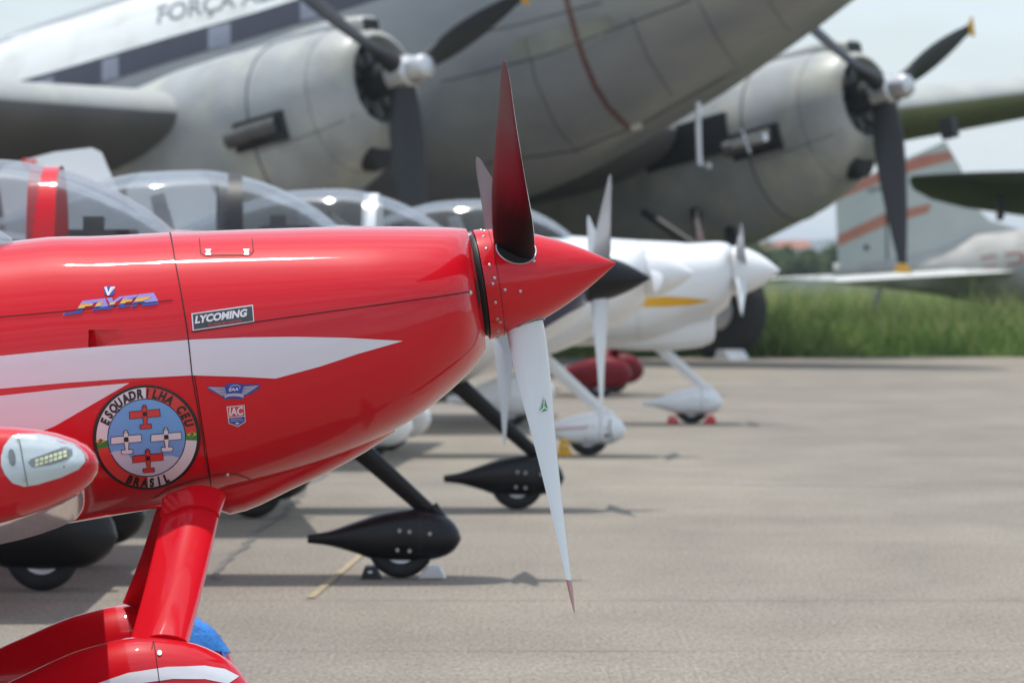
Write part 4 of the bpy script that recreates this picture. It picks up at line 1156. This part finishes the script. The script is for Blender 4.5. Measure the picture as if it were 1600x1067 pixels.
WX, WZ = -3.35, 0.10
for s in (-1, 1):
    def z_(y): return WZ + (max(0, y - ES) * math.tan(R(3.6 if s < 0 else 6.0)))
    def ws_(y): return (s * y, WX - (max(0, y - ES) * 0.10), 7.2 - max(0, y - ES) * 0.27, z_(y), 1.08)
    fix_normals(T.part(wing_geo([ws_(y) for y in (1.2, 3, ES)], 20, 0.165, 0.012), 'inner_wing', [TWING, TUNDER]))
    fix_normals(T.part(wing_geo([ws_(y) for y in (ES + 0.002, 8, 11, 14, 17, 20)] + [(s * 21, WX - 2.4, 1.6, z_(21), 0.4)], 20, 0.165, 0.012), 'outer_wing', [TWING, TUNDER if s < 0 else TBOUNCE]))
    # nacelle, cowl, engine, propeller
    y0 = s * ES
    st = [(-1.1, 0.56, -0.58, 0.57), (-0.46, 0.60, -0.63, 0.61), (-0.40, 0.645, -0.69, 0.66), (-0.44, 0.71, -0.78, 0.74), (-0.58, 0.78, -0.92, 0.85), (-0.85, 0.85, -1.14, 0.97), (-1.25, 0.90, -1.36, 1.05), (-1.75, 0.93, -1.55, 1.09), (-2.15, 0.94, -1.64, 1.10)]
    cowl = T.part(Geo().loft([sring(u, tp, bt, w_, -0.06 - 0.12 * min(1, max(0, -u - 0.5)), 48, 2.0, 2.15, y0) for u, tp, bt, w_ in st], False, False), 'engine_cowl', [TNAC])
    nr = []
    for u, tp, bt, w_ in ((-2.14, 0.93, -1.63, 1.095), (-3.0, 0.98, -1.78, 1.12), (-4.0, 0.98, -1.86, 1.12), (-5.0, 0.9, -1.82, 1.06), (-6.2, 0.72, -1.6, 0.95), (-7.4, 0.5, -1.15, 0.75), (-8.8, 0.25, -0.5, 0.4), (-9.8, 0.05, -0.2, 0.1)):
        nr.append(sring(u, tp, bt, w_, max(-0.18, (tp + bt) / 2), 40, 2.05, 2.2, y0))
    nac = T.part(Geo().loft(nr), 'nacelle', [TNAC])
    # oil cooler inlet in the chin, carburettor scoop on top
    T.part(Geo().revolve([(0.06, 0.20), (0.04, 0.26), (-0.1, 0.30), (-0.3, 0.30)], (-0.70, y0, -0.98), (1, 0, -0.25), 24, 0, True, False), 'cooler_inlet', [ENGINE], cowl)
    sr = []
    for u, a, b, w_ in ((-0.50, 0.92, 0.66, 0.21), (-0.54, 0.95, 0.64, 0.24), (-1.0, 1.02, 0.6, 0.27), (-1.8, 1.02, 0.7, 0.26), (-2.8, 0.98, 0.8, 0.18)):
        sr.append(sring(u, a, b, w_, (a + b) / 2, 24, 3, 3, y0))
    sco = T.part(Geo().loft(sr), 'carburettor_scoop', [TNAC], cowl)
    T.part(Geo().box((-0.505, y0, 0.80), (0.04, 0.32, 0.17)), 'scoop_opening', [ENGINE], cowl)
    # engine face
    eng = T.part(Geo().revolve([(-0.95, 0.60), (-0.92, 0.26), (-0.5, 0.26), (-0.28, 0.2), (-0.2, 0.2)], (0, y0, 0), (1, 0, 0), 28, 0, False, True), 'engine', [ENGINE])
    for k in range(9):
        a = 2 * PI * k / 9
        dv = Vector((0, math.cos(a), math.sin(a)))
        T.part(Geo().tube([Vector((-0.72, y0, 0)) + dv * 0.26, Vector((-0.72, y0, 0)) + dv * 0.44, Vector((-0.72, y0, 0)) + dv * 0.56], [0.09, 0.11, 0.08], 10), 'cylinder', [CYL], eng)
    hubp = T.part(Geo().revolve([(-0.25, 0.16), (-0.22, 0.24), (0.10, 0.24), (0.14, 0.19), (0.34, 0.19), (0.42, 0.16), (0.46, 0.08), (0.47, 0.01)], (0, y0, 0), (1, 0, 0), 26), 'propeller_hub', [ALU])
    for a in (60, 174, 293):
        g, sp = blade_geo((-0.05, y0, 0), 2.92 if s > 0 else 3.3, 0.22, 0.50, R(a), pitch=4.2, n=18, tipw=2.6, beta_add=R(4))
        sp_tip = g.m
        # square-ish tip: yellow only on the last 6 percent
        N_ = 14; g.m = [(1 if (i // N_) >= 17 else 0) for i in range(len(g.m))]
        T.part(g, 'propeller_blade', [BLACKSAT, YELLOW], hubp, sharp=70)
        er = Vector((0, -math.sin(R(a)), math.cos(R(a))))
        T.part(Geo().tube([Vector((-0.05, y0, 0)) + er * 0.18, Vector((-0.05, y0, 0)) + er * 0.42], [0.13, 0.11], 12), 'blade_shank', [BLACKSAT], hubp)
    # exhaust collector opening on the outboard (right-hand) side, with stub pipe
    pc = (405, 206) if s < 0 else (1180, 222)
    ex_, ez_ = T.img(*pc, y0 - 1.10)
    T.part(Geo().box((ex_, y0 - 1.04, ez_), (0.95, 0.16, 0.42)), 'exhaust_recess', [ENGINE], nac)
    if s > 0:
        T.part(Geo().box((ex_ - 1.35, y0 - 1.06, ez_ + 0.28), (1.7, 0.18, 0.62)), 'dark_recess', [ENGINE], nac)  # plain black box for the dark area beside the far exhaust
    T.part(Geo().tube([(ex_ + 0.35, y0 - 1.1, ez_ + 0.02), (ex_ - 0.05, y0 - 1.2, ez_), (ex_ - 0.45, y0 - 1.3, ez_ - 0.04)], 0.13, 12), 'exhaust_pipe', [CYL], nac)
    # cowl panel joints
    bvc = bvh_of([cowl, nac])
    def press(u, a, off=0.002):
        d3 = Vector((0, -math.cos(a), math.sin(a))); o3 = T.B @ (Vector((u, y0, -0.2)) + d3 * 6)
        h, nn, _, _ = bvc.ray_cast(o3, -(T.B.to_3x3() @ d3))
        return press(u + 0.003, a + 0.004) if h is None else T.Bi @ h
    T.part(Geo().tube([press(-1.02, 2*PI*k/60) for k in range(61)], 0.006, 5), 'cowl_joint', [TBAND], cowl)
    T.part(Geo().tube([press(-2.10, 2*PI*k/60) for k in range(61)], 0.014, 5), 'cowl_joint', [TBAND], cowl)
    T.part(Geo().tube([press(u, R(-26)) for u in stations(-0.5, -2.1, 10)], 0.008, 5), 'cowl_joint', [TBAND], cowl)
    # main gear (upright in the Empty's frame)
    wpos = T.Wi @ Vector((*ground_at(1130, 560)[:2], 0)); gx, gy = wpos.x, wpos.y
    yy = s * abs(gy)
    topz = (T.B @ Vector((-3.6, y0, -0.9)))
    wl_ = Geo(); prof = []
    for i in range(25):
        a = 2 * PI * i / 24; prof.append((0.27 * math.copysign(abs(math.cos(a)) ** 0.6, math.cos(a)), 0.52 + 0.24 * math.sin(a)))
    wl_.revolve(prof, (gx, yy, 0.76), (0, 1, 0), 40, 0, False, False)
    wo = wl_.build('main_wheel', [RUBBER], T.e)
    Geo().revolve([(-0.2, 0.02), (-0.22, 0.2), (-0.16, 0.38), (-0.2, 0.40), (0.2, 0.40), (0.16, 0.3), (0.2, 0.02)], (gx, yy, 0.76), (0, 1, 0), 24).build('rim', [ALU], wo)
    st_ = Geo()
    for q in (-0.42, 0.42):
        st_.tube([(gx, yy + q, 0.76), (gx - 0.1, yy + q, 1.5), (topz.x - 0.2, topz.y + q, topz.z)], 0.085, 10)
    st_.tube([(gx, yy - 0.5, 0.76), (gx, yy + 0.5, 0.76)], 0.07, 10).tube([(gx - 0.1, yy - 0.42, 1.5), (gx - 0.1, yy + 0.42, 1.5)], 0.06, 8)
    st_.tube([(gx - 0.1, yy, 1.5), (gx - 1.6, yy, 2.3)], 0.07, 8)
    st_.build('main_gear_strut', [BLACKSAT], T.e)
# pitot masts and aerials under the nose
def tpt(px, py, yl):
    x, z = T.img(px, py, yl); return Vector((x, yl, z))
T.part(Geo().tube([tpt(1091, 160, -0.4), tpt(1091, 200, -0.4), tpt(1093, 258, -0.4), tpt(1109, 259, -0.4)], 0.045, 10), 'pitot_mast', [ALU])
T.part(Geo().tube([tpt(1144, 200, 0.3), tpt(1160, 205, 0.3), tpt(1172, 240, 0.3)], 0.02, 8), 'aerial', [ALU])
T.part(Geo().tube([tpt(1143, 226, 0.4), tpt(1196, 214, 0.4)], [0.06, 0.07], 10), 'drain_pipe', [ALU])
T.part(Geo().box(tpt(1483, 201, 9.4), (0.25, 0.16, 0.32)), 'landing_light', [BLACKSAT])
chock('wheel_chock', (at_depth(1143, 553, 89.3).x, 89.3, 0), R(-40), (0.32, 0.5, 0.15), ALU, 'pale metal chock against the big tyre of the transport airplane')

# ------------------------------------------------------------------ old aircraft in the grass on the right
dD = 118.0; sD = FPX / dD
Dx = Craft('derelict_airplane', ((1310 - 800) / sD, dD, 0), 0.0, 'stained old airplane with faded orange striped tail fin standing in the grass', 'airplane')
def dz(py): return CAMZ - (py - HORIZ) / sD
def dx(px): return (px - 1310) / sD
fo = [(1305, 300), (1380, 263), (1440, 237), (1476, 221), (1500, 262), (1520, 320), (1545, 345), (1640, 372), (1640, 452), (1480, 440), (1311, 428)]
n = len(fo); g = Geo()
g.add([(dx(x), s * 0.11, dz(y)) for s in (-1, 1) for x, y in fo], [tuple(range(n))[::-1], tuple(range(n, 2 * n))] + [(i, (i + 1) % n, n + (i + 1) % n, n + i) for i in range(n)])
dfin = fix_normals(Dx.part(g, 'tail_fin', [FINW], smooth=False))
def fin_patch(pts, m, name, off=0.115):
    v, f = fill(pts, 60)
    return mk(name, [Vector((dx(x), -off, dz(y))) for x, y in v], f, m, dfin, False)
fin_patch([(1306, 301), (1380, 265), (1440, 243), (1484, 236), (1489, 250), (1430, 266), (1380, 283), (1306, 314)], ORANGE, 'orange_stripe')
fin_patch([(1308, 368), (1382, 333), (1455, 318), (1450, 332), (1386, 351), (1309, 385)], ORANGE, 'orange_stripe')
fin_patch([(1382, 255), (1385, 255), (1387, 420), (1384, 420)], TBAND, 'rudder_gap')
fin_patch([(1349, 383), (1357, 383), (1357, 391), (1349, 391)], TBAND, 'fin_mark')
fin_patch([(1355, 295), (1378, 290), (1378, 298), (1355, 303)], TGREY, 'fin_mark')
fr = []
for x, t_, b_, w_ in ((-0.1, 1.45, 1.05, 0.12), (0.8, 1.5, 0.95, 0.3), (2.0, 1.72, 0.8, 0.6), (2.8, 2.05, 0.62, 0.8), (4.2, 2.2, 0.45, 0.95), (6, 2.05, 0.3, 1.02), (9, 2.1, 0.25, 1.05), (11, 1.8, 0.5, 0.8), (12, 1.3, 0.9, 0.3)):
    fr.append(sring(x, t_, b_, w_, (t_ + b_) / 2, 32, 2.1, 2.1))
dfus = Dx.part(Geo().loft(fr), 'fuselage', [DEREL])
fix_normals(dfus)
DDr = Decal(Dx, bvh_of([dfus]), -0.9); DDr.off0 = 0.006
DDr.put([words('FP', 1532, 440, 42, DRED, R(-8), 74, 0.1, -0.02)], 'lettering', dfus)
sv = [(dx(1490), -0.3, dz(422), 0.9), (dx(1210), -4.4, 1.10, 0.55)]
g = Geo(); rr = []
for x, y, z, c in sv:
    rr.append([Vector((x + a, y, z + b)) for a, b in ((0, 0), (c * 0.3, 0.04), (c * 1.6, 0.03), (c * 2.0, 0), (c * 1.6, -0.05), (c * 0.3, -0.05))])
fix_normals(Dx.part(g.loft(rr), 'tailplane', [FINW]))
g = Geo(); rr = []
for x, y, z, c in sv:
    rr.append([Vector((x + a, -y, z + b)) for a, b in ((0, 0), (c * 0.3, 0.04), (c * 1.6, 0.03), (c * 2.0, 0), (c * 1.6, -0.05), (c * 0.3, -0.05))])
fix_normals(Dx.part(g.loft(rr), 'tailplane', [FINW]))
Dx.part(Geo().tube([(0.9, 0, 1.0), (0.6, 0, 0.3), (0.5, 0, 0.15)], 0.06, 8), 'tail_leg', [TGREY])
wheel(Dx, Dx.e, 0.5, 0, 0.2, 0.12, 'tail_wheel')
for s in (-1, 1):
    Dx.part(Geo().tube([(8.2, s * 0.7, 0.6), (8.4, s * 1.3, 0.3)], 0.07, 8), 'main_leg', [TGREY])
    wheel(Dx, Dx.e, 8.4, s * 1.35, 0.4, 0.25, 'main_wheel')

oX = (1425 - 800) / FPX * 105.0
O = Craft('olive_airplane', (oX + 9.6, 105.0, 0), R(-90), 'dark olive airplane wing reaching in from the right edge above the orange striped fin', 'airplane', org=(0, 0, 3.05), pitch=R(11))
for s in (-1, 1):
    sec = [(s * y, -0.0 - 0.05 * y * 0, c, 0.02 * y * 0, t_) for y, c, t_ in ((0.8, 4.8, 1), (3, 4.6, 1), (5.5, 4.3, 1), (7.2, 3.7, 0.95), (8.4, 2.9, 0.9), (9.1, 2.1, 0.8), (9.5, 1.2, 0.6), (9.62, 0.5, 0.3))]
    fix_normals(O.part(wing_geo(sec, 16, 0.13, 0.01), 'wing', [OLIVE_D, OLIVE_D]))
    O.part(Geo().tube([(-1.5, s * 2.6, -0.2), O.Bi @ Vector((-1.0, s * 2.6, 0.5))], 0.09, 8), 'main_leg', [TGREY])
    wheel(O, O.e, -1.0, s * 2.6, 0.5, 0.3, 'main_wheel')
fr = []
for x, r_ in ((4.2, 0.1), (3.9, 0.5), (3.0, 0.9), (1.5, 1.15), (-2, 1.2), (-6, 0.8), (-9, 0.3)):
    fr.append(sring(x, r_ + 0.3, -r_ + 0.3, r_, 0.3, 28, 2, 2))
fix_normals(O.part(Geo().loft(fr), 'fuselage', [OLIVE_D]))
O.part(Geo().box(((-1.2, -7.9, -0.35)), (0.3, 0.12, 0.4)), 'wing_bracket', [BLACKSAT])

# ------------------------------------------------------------------ grass, far trees, houses, hills
def foliage(name, c0, c1, c2):
    m = bpy.data.materials.new(name); m.use_nodes = True
    N, L = m.node_tree.nodes, m.node_tree.links
    b = N['Principled BSDF']; b.inputs['Roughness'].default_value = 0.7; b.inputs['Specular IOR Level'].default_value = 0.25
    a = N.new('ShaderNodeAttribute'); a.attribute_name = 'tint'
    r = N.new('ShaderNodeValToRGB'); e = r.color_ramp.elements
    e[0].position = 0.1; e[0].color = (*c0, 1); e[1].position = 0.95; e[1].color = (*c2, 1); x = e.new(0.55); x.color = (*c1, 1)
    L.new(a.outputs['Fac'], r.inputs['Fac']); L.new(r.outputs['Color'], b.inputs['Base Color'])
    t = N.new('ShaderNodeBsdfTranslucent'); ad = N.new('ShaderNodeMixShader'); ad.inputs[0].default_value = 0.3
    L.new(r.outputs['Color'], t.inputs['Color']); L.new(b.outputs[0], ad.inputs[1]); L.new(t.outputs[0], ad.inputs[2])
    L.new(ad.outputs[0], N['Material Output'].inputs['Surface'])
    return m
def tri_mesh(name, V, tint, m, parent=None):
    n = len(V) // 3; me = bpy.data.meshes.new(name)
    me.vertices.add(3 * n); me.vertices.foreach_set('co', V.astype(np.float32).ravel())
    me.loops.add(3 * n); me.loops.foreach_set('vertex_index', np.arange(3 * n, dtype=np.int32))
    me.polygons.add(n); me.polygons.foreach_set('loop_start', np.arange(0, 3 * n, 3, dtype=np.int32)); me.polygons.foreach_set('loop_total', np.full(n, 3, dtype=np.int32))
    me.materials.append(m); me.update(calc_edges=True)
    at = me.attributes.new('tint', 'FLOAT', 'POINT'); at.data.foreach_set('value', np.repeat(tint, 3).astype(np.float32))
    return link(bpy.data.objects.new(name, me), parent)
def lump(x, y, sc_, seed):
    r = np.random.default_rng(seed); out = np.zeros_like(x)
    for k in range(10):
        a = r.uniform(0, 2 * PI); f = sc_ * r.uniform(0.5, 2.2); out += np.sin((x * math.cos(a) + y * math.sin(a)) * f + r.uniform(0, 6.28)) / 10 ** 0.5
    return out
NB = 120000
gx_ = rng.uniform(-16, 20, NB); gy_ = EDGE + 0.2 + 75 * rng.random(NB) ** 2.1
edge_w = EDGE + 0.15 + 0.25 * lump(gx_, gx_ * 0, 2.0, 3)
gy_ = np.maximum(gy_, edge_w + rng.random(NB) * 0.3)
lm = lump(gx_, gy_, 0.9, 5); lm2 = lump(gx_, gy_, 2.6, 6)
hh = np.clip((0.62 + 0.22 * lm + 0.16 * lm2) * rng.uniform(0.55, 1.25, NB), 0.15, 1.35)
hh = np.where(rng.random(NB) < 0.02, hh * 1.5, hh)
hh *= np.clip((gy_ - edge_w) / 0.8, 0.35, 1)
wd = rng.uniform(0.016, 0.04, NB); an = rng.uniform(0, PI, NB)
tipx, tipy = rng.normal(0, 0.42, NB) * hh, rng.normal(0, 0.42, NB) * hh
V = np.zeros((NB, 3, 3))
V[:, 0] = np.stack([gx_ - np.cos(an) * wd, gy_ - np.sin(an) * wd, np.full(NB, -0.06)], 1)
V[:, 1] = np.stack([gx_ + np.cos(an) * wd, gy_ + np.sin(an) * wd, np.full(NB, -0.06)], 1)
V[:, 2] = np.stack([gx_ + tipx, gy_ + tipy, hh - 0.06], 1)
GRASS = foliage('grass_blades', (0.08, 0.15, 0.035), (0.22, 0.34, 0.08), (0.50, 0.48, 0.22))
tint = np.clip(0.47 + 0.2 * lm2 + 0.12 * lm + rng.normal(0, 0.16, NB), 0, 1)
tag(tri_mesh('tall_grass', V.reshape(-1, 3), tint, GRASS), 'tall green grass growing along the far edge of the apron', 'grass', kind='stuff')

LEAF = foliage('tree_leaves', (0.05, 0.085, 0.035), (0.10, 0.15, 0.06), (0.19, 0.24, 0.11))
BARK = mat('bark', (0.09, 0.07, 0.05), 0.9, var=0.3, vscale=5)
def tree(x, y, h, w, label, seed):
    r = np.random.default_rng(seed)
    e = tag(empty('tree', (x, y, -0.06)), label, 'tree', 'trees far beyond the grass')
    fix_normals(Geo().tube([(0, 0, 0), (0.05 * w, 0, h * 0.35), (-0.03 * w, 0.05, h * 0.75)], [0.05 * h, 0.035 * h, 0.012 * h], 8).build('trunk', [BARK], e))
    nl = 2600; cl = 14
    cs = np.stack([r.normal(0, 0.26, cl) * w, r.normal(0, 0.26, cl) * w, h * r.uniform(0.32, 0.9, cl)], 1); rad = r.uniform(0.16, 0.3, cl) * w
    k = r.integers(0, cl, nl); dv = r.normal(0, 1, (nl, 3)); dv /= np.linalg.norm(dv, axis=1)[:, None]
    p = cs[k] + dv * (rad[k] * r.random(nl) ** 0.35)[:, None]
    V = p[:, None, :] + r.normal(0, 0.045 * w, (nl, 3, 3))
    tri_mesh('crown', V.reshape(-1, 3), np.clip(0.5 + 0.35 * dv[:, 2] * 0 + r.normal(0, 0.25, nl), 0, 1), LEAF, e)
for i, (px, d, h, w) in enumerate(((1172, 330, 2.4, 3.6), (1206, 380, 1.9, 3.4), (1243, 350, 1.5, 3.0), (1286, 400, 2.2, 3.8), (1324, 370, 2.2, 3.5), (1150, 420, 2.9, 4.2))):
    tree((px - 800) / FPX * d, d, h, w, ('rounded green tree just right of the last white spinner', 'low green tree below the hazy hill', 'small bushy tree in front of the orange roofed house', 'broad green tree left of the orange striped fin', 'green tree mostly behind the orange striped fin', 'tall green tree partly behind the last white spinner')[i], 40 + i)
ROOF = mat('orange_roof_tiles', (0.36, 0.13, 0.08), 0.85, var=0.2, vscale=2)
HWALL = mat('pale_house_wall', (0.55, 0.53, 0.50), 0.9, var=0.08, vscale=1)
HWIN = mat('house_window', (0.05, 0.055, 0.06), 0.2)
for i, (px, d, zb, lab) in enumerate(((1238, 1150, 1.6, 'pale far house with orange roof left of the striped fin'), (1204, 1400, 2.6, 'small far house with orange roof below the hill'))):
    e = tag(empty('house', ((px - 800) / FPX * d, d, -0.06)), lab, 'house', 'far houses below the hill')
    Geo().box((0, 0, 1.6), (6, 5, 3.2)).build('wall', [HWALL], e, False)
    Geo().add([(-3.4, -2.9, 3.2), (3.4, -2.9, 3.2), (3.4, 2.9, 3.2), (-3.4, 2.9, 3.2), (-3.4, 0, 4.8), (3.4, 0, 4.8)], [(0, 1, 5, 4), (2, 3, 4, 5), (0, 4, 3), (1, 2, 5), (0, 3, 2, 1)]).build('roof', [ROOF], e, False)
    for q in (-1.8, 0.2, 2.0):
        Geo().box((q, -2.51, 1.9), (0.9, 0.06, 1.0)).build('window', [HWIN], e, False)
HILL = mat('wooded_hill', (0.04, 0.055, 0.045), 0.95, var=0.35, vscale=0.03, dirt=(0.09, 0.10, 0.055), dscale=0.012)
nx, ny = 160, 14
hv, hf = [], []
for j in range(ny):
    for i in range(nx):
        x = -1800 + 3600 * i / (nx - 1); y = 3300 + 90 * j
        z = 0.5 + (15 + 2.5 * math.sin(x * 0.021 + 1) + 1.6 * math.sin(x * 0.057) + 0.8 * math.sin(x * 0.13)) * math.sin(PI * min(1, j / (ny - 1) * 0.9)) * (1 if abs(x) < 1500 else max(0, (1800 - abs(x)) / 300))
        z += 0.5 * math.sin(x * 0.6 + j) + 0.4 * math.sin(x * 0.33 + j * 2.1)
        hv.append((x, y, z - 0.4))
for j in range(ny - 1):
    for i in range(nx - 1): hf.append((j * nx + i, j * nx + i + 1, (j + 1) * nx + i + 1, (j + 1) * nx + i))
tag(mk('hills', hv, hf, HILL), kind='structure')

# ------------------------------------------------------------------ air
hz = bpy.data.materials.new('haze_air'); hz.use_nodes = True
N, L = hz.node_tree.nodes, hz.node_tree.links
N.remove(N['Principled BSDF'])
pv = N.new('ShaderNodeVolumePrincipled'); pv.inputs['Color'].default_value = (0.82, 0.90, 1.0, 1); pv.inputs['Density'].default_value = 0.0002
pv.inputs['Anisotropy'].default_value = 0.2
L.new(pv.outputs[0], N['Material Output'].inputs['Volume'])
HAZE = True
if HAZE:
    hb = Geo().box((0, 3000, 13.0), (7200, 8200, 29.0)).build('haze', [hz], None, False)
    tag(hb, 'pale blue haze in the distant air', 'haze', kind='stuff')
